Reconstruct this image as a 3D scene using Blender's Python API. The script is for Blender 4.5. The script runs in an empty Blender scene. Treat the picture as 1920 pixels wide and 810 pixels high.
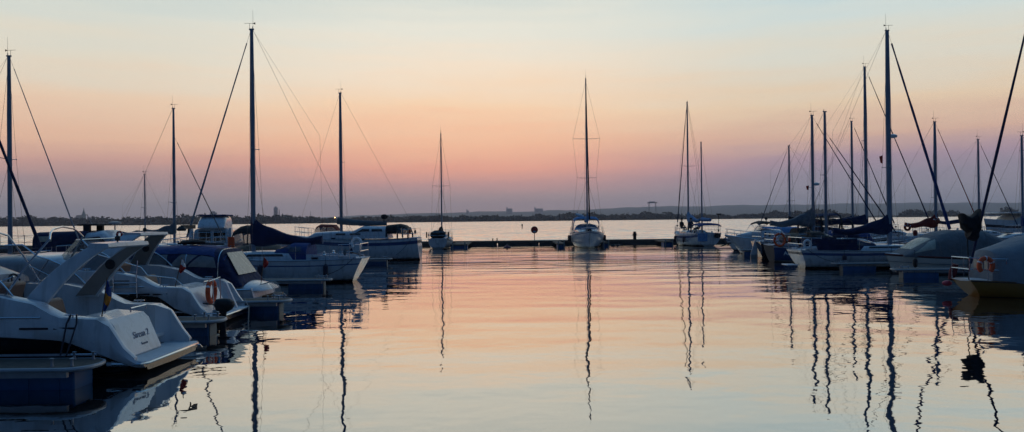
import bpy, math, random
from mathutils import Vector, Matrix
PI = math.pi
R = math.radians
sc = bpy.context.scene
col = sc.collection
rnd = random.Random(7)

# ---------------------------------------------------------------- camera
F = 1423.0
CAM_H = 2.5
PITCH, ROLL = R(0.28), R(-0.6)
cam_rot = Matrix.Rotation(PI / 2 + PITCH, 3, 'X') @ Matrix.Rotation(ROLL, 3, 'Z')
cam_d = bpy.data.cameras.new('camera')
cam = bpy.data.objects.new('camera', cam_d)
col.objects.link(cam)
cam.location = (0, 0, CAM_H)
cam.rotation_euler = cam_rot.to_euler()
cam_d.sensor_width = 36
cam_d.lens = 36 * F / 1920
cam_d.clip_start = 0.1
cam_d.clip_end = 30000
sc.camera = cam


def pt(px, py, Y):
    """world x and z of a photo pixel at depth Y"""
    d = cam_rot @ Vector(((px - 960) / F, -(py - 405) / F, -1))
    k = Y / d.y
    return d.x * k, CAM_H + d.z * k


def PX(px, Y, py=430):
    return pt(px, py, Y)[0]


# ---------------------------------------------------------------- materials
def lin(r, g, b):
    f = lambda c: (c / 255 / 12.92) if c <= 10 else ((c / 255 + 0.055) / 1.055) ** 2.4
    return (f(r), f(g), f(b), 1)


MATS = {}


def mat(name, c, rough=0.5, metal=0.0, var=0.12, scale=3.0, bump=0.0, bscale=20.0, coat=0.0, alpha=1.0, emit=None, grime=0.0):
    if name in MATS:
        return MATS[name]
    m = bpy.data.materials.new(name)
    m.use_nodes = True
    nt = m.node_tree
    b = nt.nodes['Principled BSDF']
    b.inputs['Roughness'].default_value = rough
    b.inputs['Metallic'].default_value = metal
    b.inputs['Coat Weight'].default_value = coat
    tc = nt.nodes.new('ShaderNodeTexCoord')
    no = nt.nodes.new('ShaderNodeTexNoise')
    no.inputs['Scale'].default_value = scale
    no.inputs['Detail'].default_value = 6
    no.inputs['Roughness'].default_value = 0.62
    nt.links.new(tc.outputs['Object'], no.inputs['Vector'])
    cr = nt.nodes.new('ShaderNodeValToRGB')
    cr.color_ramp.elements[0].position = 0.3
    cr.color_ramp.elements[1].position = 0.7
    cr.color_ramp.elements[0].color = (c[0] * (1 - var), c[1] * (1 - var), c[2] * (1 - var), 1)
    cr.color_ramp.elements[1].color = (min(1, c[0] * (1 + var)), min(1, c[1] * (1 + var)), min(1, c[2] * (1 + var)), 1)
    nt.links.new(no.outputs['Fac'], cr.inputs['Fac'])
    colr = cr.outputs['Color']
    if grime:
        # run-off streaks and a scum line just above the water
        mp = nt.nodes.new('ShaderNodeMapping')
        mp.inputs['Scale'].default_value = (7, 7, 0.7)
        nt.links.new(tc.outputs['Object'], mp.inputs['Vector'])
        n3 = nt.nodes.new('ShaderNodeTexNoise')
        n3.inputs['Scale'].default_value = 1
        n3.inputs['Detail'].default_value = 5
        nt.links.new(mp.outputs[0], n3.inputs['Vector'])
        st = nt.nodes.new('ShaderNodeMapRange')
        st.inputs['From Min'].default_value = 0.5
        st.inputs['From Max'].default_value = 0.78
        st.inputs['To Max'].default_value = grime
        nt.links.new(n3.outputs['Fac'], st.inputs['Value'])
        sx = nt.nodes.new('ShaderNodeSeparateXYZ')
        nt.links.new(tc.outputs['Object'], sx.inputs[0])
        zz = nt.nodes.new('ShaderNodeMath'); zz.operation = 'MULTIPLY_ADD'
        nt.links.new(n3.outputs['Fac'], zz.inputs[0]); zz.inputs[1].default_value = -0.25
        nt.links.new(sx.outputs['Z'], zz.inputs[2])
        sl = nt.nodes.new('ShaderNodeMapRange')
        sl.inputs['From Min'].default_value = -0.02
        sl.inputs['From Max'].default_value = 0.1
        sl.inputs['To Min'].default_value = min(1, grime * 1.6)
        sl.inputs['To Max'].default_value = 0.0
        nt.links.new(zz.outputs[0], sl.inputs['Value'])
        mxx = nt.nodes.new('ShaderNodeMath'); mxx.operation = 'MAXIMUM'
        nt.links.new(st.outputs[0], mxx.inputs[0]); nt.links.new(sl.outputs[0], mxx.inputs[1])
        mm = nt.nodes.new('ShaderNodeMix'); mm.data_type = 'RGBA'
        nt.links.new(mxx.outputs[0], mm.inputs[0]); nt.links.new(colr, mm.inputs[6])
        mm.inputs[7].default_value = (0.13, 0.11, 0.07, 1)
        colr = mm.outputs[2]
    nt.links.new(colr, b.inputs['Base Color'])
    mr = nt.nodes.new('ShaderNodeMapRange')
    mr.inputs['To Min'].default_value = max(0.02, rough - 0.1)
    mr.inputs['To Max'].default_value = min(1, rough + 0.12)
    nt.links.new(no.outputs['Fac'], mr.inputs['Value'])
    nt.links.new(mr.outputs['Result'], b.inputs['Roughness'])
    if bump:
        n2 = nt.nodes.new('ShaderNodeTexNoise')
        n2.inputs['Scale'].default_value = bscale
        n2.inputs['Detail'].default_value = 4
        nt.links.new(tc.outputs['Object'], n2.inputs['Vector'])
        bp = nt.nodes.new('ShaderNodeBump')
        bp.inputs['Distance'].default_value = bump
        nt.links.new(n2.outputs['Fac'], bp.inputs['Height'])
        nt.links.new(bp.outputs['Normal'], b.inputs['Normal'])
    if alpha < 1:
        b.inputs['Alpha'].default_value = alpha
    if emit:
        b.inputs['Emission Color'].default_value = (*emit[:3], 1)
        b.inputs['Emission Strength'].default_value = emit[3]
    MATS[name] = m
    return m


WHITE = mat('gelcoat_white', (0.6, 0.62, 0.64), 0.28, var=0.1, scale=1.6, coat=0.3, grime=0.42)
CREAM = mat('gelcoat_cream', (0.6, 0.57, 0.5), 0.35, var=0.08, scale=2)
DECKW = mat('deck_white', (0.56, 0.58, 0.59), 0.6, var=0.12, scale=5, bump=0.002, bscale=60)
DECKG = mat('deck_grey', (0.3, 0.3, 0.29), 0.7, var=0.15, scale=5)
NAVY = mat('gelcoat_navy', (0.008, 0.012, 0.03), 0.18, var=0.2, coat=0.5)
BLACK = mat('black_gelcoat', (0.008, 0.008, 0.01), 0.2, var=0.2, coat=0.4)
BLUEH = mat('gelcoat_blue', (0.02, 0.07, 0.2), 0.3, var=0.15)
ANTI = mat('antifouling_dark', (0.02, 0.018, 0.022), 0.7, var=0.3)
ANTIG = mat('antifouling_grey', (0.1, 0.1, 0.11), 0.7, var=0.3)
YELLOW = mat('gelcoat_yellow', (0.27, 0.12, 0.018), 0.35, var=0.12, scale=2)
CNAVY = mat('canvas_navy', (0.007, 0.017, 0.065), 0.85, var=0.3, scale=4, bump=0.09, bscale=3.5)
CBLUE = mat('canvas_blue', (0.012, 0.04, 0.16), 0.8, var=0.25, scale=4, bump=0.09, bscale=3.5)
CLBLUE = mat('canvas_light_blue', (0.1, 0.24, 0.45), 0.8, var=0.2, scale=4, bump=0.09, bscale=3.5)
CBLACK = mat('canvas_black', (0.009, 0.009, 0.012), 0.85, var=0.3, scale=4, bump=0.09, bscale=3.5)
CGREY = mat('canvas_grey', (0.15, 0.16, 0.17), 0.85, var=0.14, scale=4, bump=0.1, bscale=3)
CRED = mat('canvas_red', (0.22, 0.016, 0.01), 0.8, var=0.2, scale=4, bump=0.09, bscale=3.5)
CBROWN = mat('canvas_brown', (0.13, 0.09, 0.06), 0.85, var=0.2, scale=4, bump=0.09, bscale=3.5)
TAN = mat('vinyl_tan', (0.17, 0.11, 0.085), 0.55, var=0.12, scale=6, bump=0.004, bscale=12)
TANG = mat('moulding_tan', (0.27, 0.23, 0.2), 0.5, var=0.1, scale=4)
ALU = mat('mast_alloy', (0.22, 0.26, 0.32), 0.45, 0.3, var=0.12, scale=2)
STEEL = mat('stainless', (0.65, 0.66, 0.68), 0.2, 1.0, var=0.05)
WIRE = mat('wire_rope', (0.12, 0.12, 0.13), 0.4, 0.7, var=0.1)
GLASSD = mat('window_dark', (0.01, 0.012, 0.016), 0.06, var=0.1, coat=0.5)
VINYL = mat('clear_vinyl', (0.16, 0.16, 0.16), 0.12, var=0.35, scale=4, alpha=0.5, bump=0.01, bscale=6)
VINYLD = mat('smoky_vinyl', (0.2, 0.21, 0.22), 0.15, var=0.3, scale=3, bump=0.02, bscale=5)
VINYLC = mat('milky_vinyl', (0.5, 0.46, 0.36), 0.25, var=0.12, scale=7, alpha=0.85)
GLASS = mat('windscreen_glass', (0.05, 0.06, 0.07), 0.04, var=0.05, alpha=0.28)
RUBBER = mat('black_rubber', (0.012, 0.012, 0.014), 0.65, var=0.3)
FENDB = mat('fender_blue', (0.008, 0.012, 0.035), 0.5, var=0.2)
ROPE = mat('rope_white', (0.5, 0.48, 0.43), 0.85, var=0.2, scale=30)
ROPED = mat('rope_dark', (0.02, 0.02, 0.03), 0.85, var=0.2, scale=30)
ORANGE = mat('lifebuoy_orange', (0.72, 0.09, 0.02), 0.55, var=0.15)
REDP = mat('red_paint', (0.5, 0.02, 0.015), 0.45, var=0.12)
WPAINT = mat('white_paint', (0.75, 0.75, 0.75), 0.5, var=0.06)
TEAK = mat('teak', (0.16, 0.08, 0.035), 0.6, var=0.25, scale=9)
FLOATB = mat('float_blue', (0.01, 0.09, 0.23), 0.45, var=0.2, scale=2.5)
FLOATE = mat('float_end_grey', (0.2, 0.21, 0.2), 0.6, var=0.2)
PLANK = mat('pier_planks', (0.11, 0.085, 0.065), 0.85, var=0.35, scale=8, bump=0.006, bscale=25)
CONC = mat('pier_concrete', (0.1, 0.09, 0.085), 0.85, var=0.3, scale=2, bump=0.01, bscale=12)
GALV = mat('galvanised', (0.32, 0.33, 0.35), 0.5, 0.5, var=0.15)
TEXTM = mat('lettering_dark', (0.015, 0.02, 0.035), 0.5, var=0.1)
FLAGY = mat('flag_yellow', (0.6, 0.2, 0.02), 0.8, var=0.1)


# ---------------------------------------------------------------- mesh builder
class MB:
    def __init__(s):
        s.v, s.f, s.m = [], [], []

    def face(s, idx, mi=0):
        s.f.append(idx)
        s.m.append(mi)

    def box(s, c, d, mi=0, rot=None):
        hx, hy, hz = d[0] / 2, d[1] / 2, d[2] / 2
        n = len(s.v)
        for a in (-1, 1):
            for b in (-1, 1):
                for e in (-1, 1):
                    p = Vector((a * hx, b * hy, e * hz))
                    if rot is not None:
                        p = rot @ p
                    s.v.append((c[0] + p.x, c[1] + p.y, c[2] + p.z))
        for q in ((0, 1, 3, 2), (4, 6, 7, 5), (0, 4, 5, 1), (2, 3, 7, 6), (0, 2, 6, 4), (1, 5, 7, 3)):
            s.face([n + i for i in q], mi)
        return s

    def bb(s, x0, x1, y0, y1, z0, z1, mi=0):
        return s.box(((x0 + x1) / 2, (y0 + y1) / 2, (z0 + z1) / 2), (x1 - x0, y1 - y0, z1 - z0), mi)

    def loft(s, rings, mi=0, closed=True, cap=True, rowm=None, capm=None):
        n0 = len(s.v)
        k = len(rings[0])
        for r in rings:
            s.v += [tuple(p) for p in r]
        for i in range(len(rings) - 1):
            for j in range(k if closed else k - 1):
                a = n0 + i * k + j
                b = n0 + i * k + (j + 1) % k
                s.face([a, b, b + k, a + k], rowm[j] if rowm else mi)
        if cap:
            s.face([n0 + j for j in range(k)][::-1], mi if capm is None else capm)
            e = n0 + (len(rings) - 1) * k
            s.face([e + j for j in range(k)], mi if capm is None else capm)
        return s

    def tube(s, pts, r, n=6, mi=0, sq=1.0):
        pts = [Vector(p) for p in pts]
        rs = r if isinstance(r, (list, tuple)) else [r] * len(pts)
        rings = []
        up = None
        for i, p in enumerate(pts):
            d = (pts[min(i + 1, len(pts) - 1)] - pts[max(i - 1, 0)])
            if d.length < 1e-9:
                d = Vector((0, 0, 1))
            d.normalize()
            if up is None:
                up = Vector((1, 0, 0)) if abs(d.x) < 0.9 else Vector((0, 1, 0))
            u = (up - d * up.dot(d))
            if u.length < 1e-4:
                u = d.orthogonal()
            u.normalize()
            up = u
            w = d.cross(u)
            rings.append([p + (u * math.cos(2 * PI * j / n) + w * math.sin(2 * PI * j / n) * sq) * rs[i] for j in range(n)])
        return s.loft(rings, mi)

    def prism(s, poly, ax, a, b, mi=0):
        """poly of 2D points extruded along axis ax (0,1,2) from a to b"""
        def mk(p, t):
            q = list(p)
            q.insert(ax, t)
            return tuple(q)
        return s.loft([[mk(p, a) for p in poly], [mk(p, b) for p in poly]], mi)

    def blob(s, c, r, mi=0, nu=10, nv=6, jit=0.0):
        r = r if isinstance(r, (list, tuple)) else (r, r, r)
        rings = []
        for i in range(1, nv):
            th = PI * i / nv
            rings.append([(c[0] + r[0] * math.sin(th) * math.cos(2 * PI * j / nu) * (1 + rnd.uniform(-jit, jit)),
                           c[1] + r[1] * math.sin(th) * math.sin(2 * PI * j / nu) * (1 + rnd.uniform(-jit, jit)),
                           c[2] + r[2] * math.cos(th) * (1 + rnd.uniform(-jit, jit))) for j in range(nu)])
        n0 = len(s.v)
        s.loft(rings, mi, cap=False)
        t = len(s.v)
        s.v += [(c[0], c[1], c[2] + r[2]), (c[0], c[1], c[2] - r[2])]
        for j in range(nu):
            s.face([t, n0 + j, n0 + (j + 1) % nu], mi)
            e = n0 + (nv - 2) * nu
            s.face([t + 1, e + (j + 1) % nu, e + j], mi)
        return s

    def lathe(s, c, prof, n=14, mi=0):
        """prof: list of (radius, z)"""
        return s.loft([[(c[0] + r * math.cos(2 * PI * j / n), c[1] + r * math.sin(2 * PI * j / n), c[2] + z) for j in range(n)] for r, z in prof], mi)

    def build(s, name, mats, parent=None, smooth=True, bevel=0, label=None):
        me = bpy.data.meshes.new(name)
        me.from_pydata(s.v, [], s.f)
        if not isinstance(mats, (list, tuple)):
            mats = [mats]
        for m in mats:
            me.materials.append(m)
        me.polygons.foreach_set('material_index', s.m)
        me.validate()
        import bmesh
        bm = bmesh.new()
        bm.from_mesh(me)
        bmesh.ops.recalc_face_normals(bm, faces=bm.faces)
        bm.to_mesh(me)
        bm.free()
        if smooth:
            me.polygons.foreach_set('use_smooth', [True] * len(me.polygons))
            me.set_sharp_from_angle(angle=R(38))
        o = bpy.data.objects.new(name, me)
        col.objects.link(o)
        if parent:
            o.parent = parent
        if bevel:
            b = o.modifiers.new('bevel', 'BEVEL')
            b.width = bevel
            b.segments = 2
            b.limit_method = 'ANGLE'
            b.angle_limit = R(40)
        if label:
            o['label'] = label
        return o


def empty(name, loc, rz, label, cat, group=None):
    o = bpy.data.objects.new(name, None)
    col.objects.link(o)
    o.location = loc
    o.rotation_euler = (0, 0, rz)
    tag(o, label, cat, group)
    return o


def tag(o, label=None, cat=None, group=None, kind=None):
    if label: o['label'] = label
    if cat: o['category'] = cat
    if group: o['group'] = group
    if kind: o['kind'] = kind
    return o


def text(name, body, size, parent, loc, rot, m=None, shear=0.0, ext=0.003, bold=0.0):
    cu = bpy.data.curves.new(name, 'FONT')
    cu.body = body
    cu.size = size
    cu.align_x = 'CENTER'
    cu.shear = shear
    cu.extrude = ext
    cu.offset = bold
    tmp = bpy.data.objects.new(name + '_tmp', cu)
    col.objects.link(tmp)
    bpy.context.view_layer.update()
    me = bpy.data.meshes.new_from_object(tmp.evaluated_get(bpy.context.evaluated_depsgraph_get()))
    bpy.data.objects.remove(tmp)
    me.materials.clear()
    me.materials.append(m or TEXTM)
    o = bpy.data.objects.new(name, me)
    col.objects.link(o)
    o.parent = parent
    o.location = loc
    o.rotation_euler = rot
    return o


# ---------------------------------------------------------------- boat pieces
def interp(tab, x):
    if x <= tab[0][0]: return list(tab[0][1:])
    for a, b in zip(tab, tab[1:]):
        if x <= b[0]:
            k = (x - a[0]) / (b[0] - a[0])
            return [p + (q - p) * k for p, q in zip(a[1:], b[1:])]
    return list(tab[-1][1:])


class Hull:
    """x from the stern (0) to the bow (L); z=0 is the waterline"""
    def __init__(s, L, B, fs, fm, fb, draft=0.35, tf=0.7, rs=0.25, rb=0.6, g=0.55, tm=0.42, p=2.2):
        s.L, s.B, s.fs, s.fm, s.fb, s.draft, s.tf, s.rs, s.rb, s.g, s.tm, s.p = L, B, fs, fm, fb, draft, tf, rs, rb, g, tm, p

    def zs(s, t):
        a = 2 * (s.fs + s.fb - 2 * s.fm)
        b = s.fb - s.fs - a
        return s.fs + b * t + a * t * t

    def hb(s, t):
        if t < s.tm:
            w = s.tf + (1 - s.tf) * math.sin(PI / 2 * t / s.tm)
        else:
            w = max(0.012, 1 - ((t - s.tm) / (1 - s.tm)) ** s.p)
        return s.B / 2 * w

    def zk(s, t):
        return -s.draft * (1 - 0.75 * max(0, 1 - t / 0.3) ** 1.5) * (1 - 0.8 * max(0, (t - 0.7) / 0.3) ** 2)

    def P(s, t, z):
        zs, zk = s.zs(t), s.zk(t)
        v = max(0, min(1, (z - zk) / (zs - zk)))
        y = s.hb(t) * math.sin(PI / 2 * v ** s.g) if v > 0 else 0
        x = s.L * t - s.rb * max(0, (t - 0.55) / 0.45) ** 2 * (1 - v)
        x += s.rs * max(0, 1 - t / 0.2) ** 1.0 * (1 - v) if s.rs > 0 else -s.rs * max(0, 1 - t / 0.2) * v
        return x, y, z

    def edge(s, t, dy=0.0, dz=0.0, side=1):
        x, y, z = s.P(t, s.zs(t))
        return (x, side * max(0.0, y + dy), z + dz)

    def build(s, parent, mats, stripe=None, boot=0.1, n=28, transom=None, name='hull'):
        """mats: bottom, boot, topside, stripe"""
        mb = MB()
        st = stripe or (0.10, 0.20)
        rings = []
        for i in range(n + 1):
            t = i / n
            zs, zk = s.zs(t), s.zk(t)
            zr = [zk, zk * 0.75, zk * 0.35, 0.015, boot]
            zr += [boot + (zs - st[1] - boot) * q for q in (0.33, 0.66, 1)]
            zr += [zs - st[0], zs]
            side = [s.P(t, z) for z in zr]
            rings.append([(x, y, z) for x, y, z in side] + [(x, -y, z) for x, y, z in side[::-1]])
        rm = [0, 0, 0, 1, 2, 2, 2, 3 if stripe else 2, 2]
        rowm = rm + [2] + rm[::-1] + [0]
        mb.loft(rings, rowm=rowm, cap=False)
        k = len(rings[0])
        mb.face(list(range(k))[::-1], 2 if transom is None else transom)
        o = mb.build(name, mats, parent)
        return o

    def deck(s, parent, m=DECKW, t0=0.0, t1=1.0, camber=0.06, n=20, name='deck', dz=-0.01):
        mb = MB()
        rings = []
        for i in range(n + 1):
            t = t0 + (t1 - t0) * i / n
            x, y, z = s.P(t, s.zs(t))
            y = max(0.004, y - 0.012)
            rings.append([(x, y, z + dz), (x, y * 0.5, z + dz + camber * 0.75), (x, 0, z + dz + camber), (x, -y * 0.5, z + dz + camber * 0.75), (x, -y, z + dz), (x, 0, z + dz - 0.03)])
        mb.loft(rings)
        return mb.build(name, m, parent)

    def rail(s, parent, m, r=0.02, name='rub_rail', dz=0.0, t0=0, t1=1, n=24):
        mb = MB()
        for sd in (1, -1):
            mb.tube([s.edge(t0 + (t1 - t0) * i / n, 0.008, dz, sd) for i in range(n + 1)], r, 5)
        return mb.build(name, m, parent)


class Arch:
    """arched loft; sections (x, half width, z0, z1), superellipse power n"""
    def __init__(s, secs, n=3.0):
        s.secs, s.n = secs, n

    def S(s, x, v, off=0.0):
        hw, z0, z1 = interp(s.secs, x)
        a = PI * v
        c, q = math.cos(a), math.sin(a)
        e = 2 / s.n
        return (x, (hw + off) * math.copysign(abs(c) ** e, c), z0 + (z1 - z0 + off) * abs(q) ** e)

    def build(s, name, m, parent, nv=20, sub=3, off=0.0, thick=0.0, capm=None, label=None):
        xs = []
        for a, b in zip(s.secs, s.secs[1:]):
            xs += [a[0] + (b[0] - a[0]) * i / sub for i in range(sub)]
        xs.append(s.secs[-1][0])
        mb = MB()
        mb.loft([[s.S(x, j / nv, off) for j in range(nv + 1)] for x in xs])
        return mb.build(name, m, parent, label=label)

    def shell(s, name, m, parent, x0, x1, v0=0.0, v1=1.0, nv=16, nx=6, off=0.0, th=0.02):
        mb = MB()
        rings = []
        for i in range(nx + 1):
            x = x0 + (x1 - x0) * i / nx
            o = [s.S(x, v0 + (v1 - v0) * j / nv, off + th) for j in range(nv + 1)]
            q = [s.S(x, v0 + (v1 - v0) * j / nv, off) for j in range(nv + 1)]
            rings.append(o + q[::-1])
        mb.loft(rings)
        return mb.build(name, m, parent)

    def patch(s, name, m, parent, quad, off=0.006, th=0.012, n=6):
        """quad: four (x, v) corners -> curved panel lying just proud of the surface"""
        (a, b, c, d) = [Vector(q) for q in quad]
        mb = MB()
        rings = []
        for i in range(n + 1):
            k = i / n
            p, q = a.lerp(b, k), d.lerp(c, k)
            row = [p.lerp(q, j / n) for j in range(n + 1)]
            rings.append([s.S(w.x, w.y, off) for w in row] + [s.S(w.x, w.y, off - th) for w in row[::-1]])
        mb.loft(rings)
        return mb.build(name, m, parent)


def sides(quad):
    return [quad, [(x, 1 - v) for x, v in quad]]


def cabin(parent, x0, x1, w0, w1, zb, h, mats=WHITE, fs=0.5, bs=0.15, n=4.5, wins=(), name='cabin', wm=None, zslope=0.0, tw=0.85):
    """coachroof; wins are (x0, x1, v0, v1) on both sides; returns the arch"""
    a = Arch([(x0 - 0.02, w0, zb, zb + 0.04), (x0 + bs, w0 * 0.98, zb, zb + h), ((x0 + x1) / 2, (w0 + w1) / 2, zb, zb + h + zslope / 2),
              (x1 - fs, w1, zb, zb + h * 0.85 + zslope), (x1, w1 * tw, zb, zb + 0.05)], n)
    cb = a.build(name, mats, parent)
    for w in wins:
        xa, xb, va, vb = w[:4]
        sk = w[4] if len(w) > 4 else 0.0
        for q in sides([(xa, va), (xa + sk, vb), (xb - sk, vb), (xb, va)]):
            a.patch('window', wm or GLASSD, cb, q)
    return a


def pulpit(parent, h, t0, t1, hh=0.6, name='pulpit', bow=True, n=4):
    mb = MB()
    for z in (hh, hh * 0.5):
        pts = []
        for i in range(7):
            t = t0 + (t1 - t0) * i / 6
            pts.append(h.edge(t, -0.05, z, 1))
        if bow:
            pts += [h.edge(t0 + (t1 - t0) * i / 6, -0.05, z, -1) for i in range(6, -1, -1)]
        else:
            pts = pts[::-1] + [h.edge(t0 + (t1 - t0) * i / 6, -0.05, z, -1) for i in range(7)]
        mb.tube(pts, 0.0135, 6)
    for i in range(n):
        t = t0 + (t1 - t0) * i / (n - 1) * 0.96
        for sd in (1, -1):
            mb.tube([h.edge(t, -0.05, -0.01, sd), h.edge(t, -0.05, hh, sd)], 0.012, 6)
    return mb.build(name, STEEL, parent)


def lifelines(parent, h, t0, t1, k=4, hh=0.58):
    for i in range(k + 1):
        t = t0 + (t1 - t0) * i / k
        for sd in (1, -1):
            MB().tube([h.edge(t, -0.05, -0.01, sd), h.edge(t, -0.05, hh, sd)], 0.011, 6).build('stanchion', STEEL, parent)
    for sd in (1, -1):
        mb = MB()
        for z in (hh - 0.01, hh * 0.52):
            mb.tube([h.edge(t0 + (t1 - t0) * i / 12, -0.05, z, sd) for i in range(13)], 0.004, 5)
        mb.build('lifeline', WIRE, parent)


def fender(parent, x, y, ztop, ln=0.55, r=0.1, m=FENDB):
    f = MB().lathe((x, y, ztop - ln), [(0.015, 0), (r * 0.6, 0.03), (r, 0.1), (r, ln - 0.1), (r * 0.6, ln - 0.03), (0.02, ln)], 12).build('fender', m, parent)
    MB().tube([(x, y, ztop - 0.02), (x, y * 0.97, ztop + 0.35)], 0.008, 5).build('fender_line', ROPED, f)


def horseshoe(parent, c, r, ang=0.0, m=ORANGE, full=False, axis='y', th=0.055):
    """horseshoe buoy in the plane normal to axis, opening down"""
    mb = MB()
    a0, a1 = (0, 2 * PI) if full else (-0.25 * PI, 1.25 * PI)
    pts = []
    for i in range(19):
        a = a0 + (a1 - a0) * i / 18
        u, w = r * math.cos(a), r * math.sin(a) * 1.12
        pts.append((c[0] + (u if axis == 'y' else 0), c[1] + (u if axis == 'x' else 0), c[2] + w))
    mb.tube(pts, th, 10)
    o = mb.build('lifebuoy', m, parent)
    g = MB()
    for a in (0.15 * PI, 0.5 * PI, 0.85 * PI):
        u, w = r * math.cos(a), r * math.sin(a) * 1.12
        p = (c[0] + (u if axis == 'y' else 0), c[1] + (u if axis == 'x' else 0), c[2] + w)
        g.blob(p, th * 1.08 if True else 0, nu=8, nv=5)
    g.build('reflective_band', WPAINT, o)
    return o


def outboard(parent, x, y, z, s=1.0, m=BLACK, tilt=0.0):
    """cowl at the top, slim leg into the water; the boat lies towards +x"""
    def ring(cx, w, d, zz):
        return [(x + cx + d * math.copysign(abs(math.cos(q)) ** 0.6, math.cos(q)), y + w * math.copysign(abs(math.sin(q)) ** 0.6, math.sin(q)), z + zz + cx * tilt) for q in [2 * PI * j / 16 for j in range(16)]]
    o = MB().loft([ring(0.02 * s, 0.1 * s, 0.14 * s, 0.0), ring(0, 0.15 * s, 0.23 * s, 0.06 * s), ring(-0.02 * s, 0.17 * s, 0.29 * s, 0.2 * s), ring(-0.01 * s, 0.16 * s, 0.27 * s, 0.3 * s), ring(0.02 * s, 0.11 * s, 0.2 * s, 0.37 * s), ring(0.03 * s, 0.04 * s, 0.1 * s, 0.39 * s)]).build('outboard_motor', m, parent)
    MB().loft([ring(0.03 * s, 0.08 * s, 0.11 * s, 0.02), ring(0.04 * s, 0.045 * s, 0.09 * s, -0.25 * s), ring(0.02 * s, 0.03 * s, 0.08 * s, -0.7 * s)]).build('outboard_leg', m, o)
    MB().bb(x + 0.16 * s, x + 0.3 * s, y - 0.12 * s, y + 0.12 * s, z - 0.18 * s, z + 0.06 * s).build('clamp_bracket', GALV, o, bevel=0.01)
    MB().tube([(x + 0.24 * s, y, z + 0.2 * s), (x + 0.6 * s, y + 0.06, z + 0.26 * s)], 0.018 * s, 6).build('tiller_arm', m, o)


def flag(parent, x, y, z, h, m, m2=None, lean=-0.12, size=(0.12, 0.34), name='flag', horiz=False):
    """limp flag on a staff"""
    st = MB().tube([(x, y, z), (x + lean, y, z + h)], 0.011, 6).build('flag_staff', TEAK, parent)
    mb = MB()
    w, ln = size
    n = 9
    rings = []
    for i in range(n + 1):
        k = i / n
        zc = z + h * 0.96 - ln * k
        xx = x + lean * 0.96 * (1 - (ln * k) / h)
        ww = w * (0.45 + 0.55 * math.sin(PI * min(1, k * 1.1)) ** 0.7)
        row = [(xx - ww * q / 4, y + 0.03 * math.sin(q * 2.2 + k * 5) * q / 3, zc - 0.02 * q) for q in range(5)]
        rings.append(row + [(a, b + 0.006, c) for a, b, c in row[::-1]])
    mb.loft(rings)
    if m2:
        for i in range(len(mb.f)):
            if n // 2 <= i // 10 < n * 0.85 + (2 if m2 is not FLAGY else -1):
                mb.m[i] = 1
    mb.build(name, [m, m2 or m], st)


def mooring(parent, a, b, sag=0.15, r=0.012, m=ROPED):
    a, b = Vector(a), Vector(b)
    MB().tube([a.lerp(b, i / 8) - Vector((0, 0, sag * 4 * (i / 8) * (1 - i / 8))) for i in range(9)], r, 5).build('mooring_line', m, parent)


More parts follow.
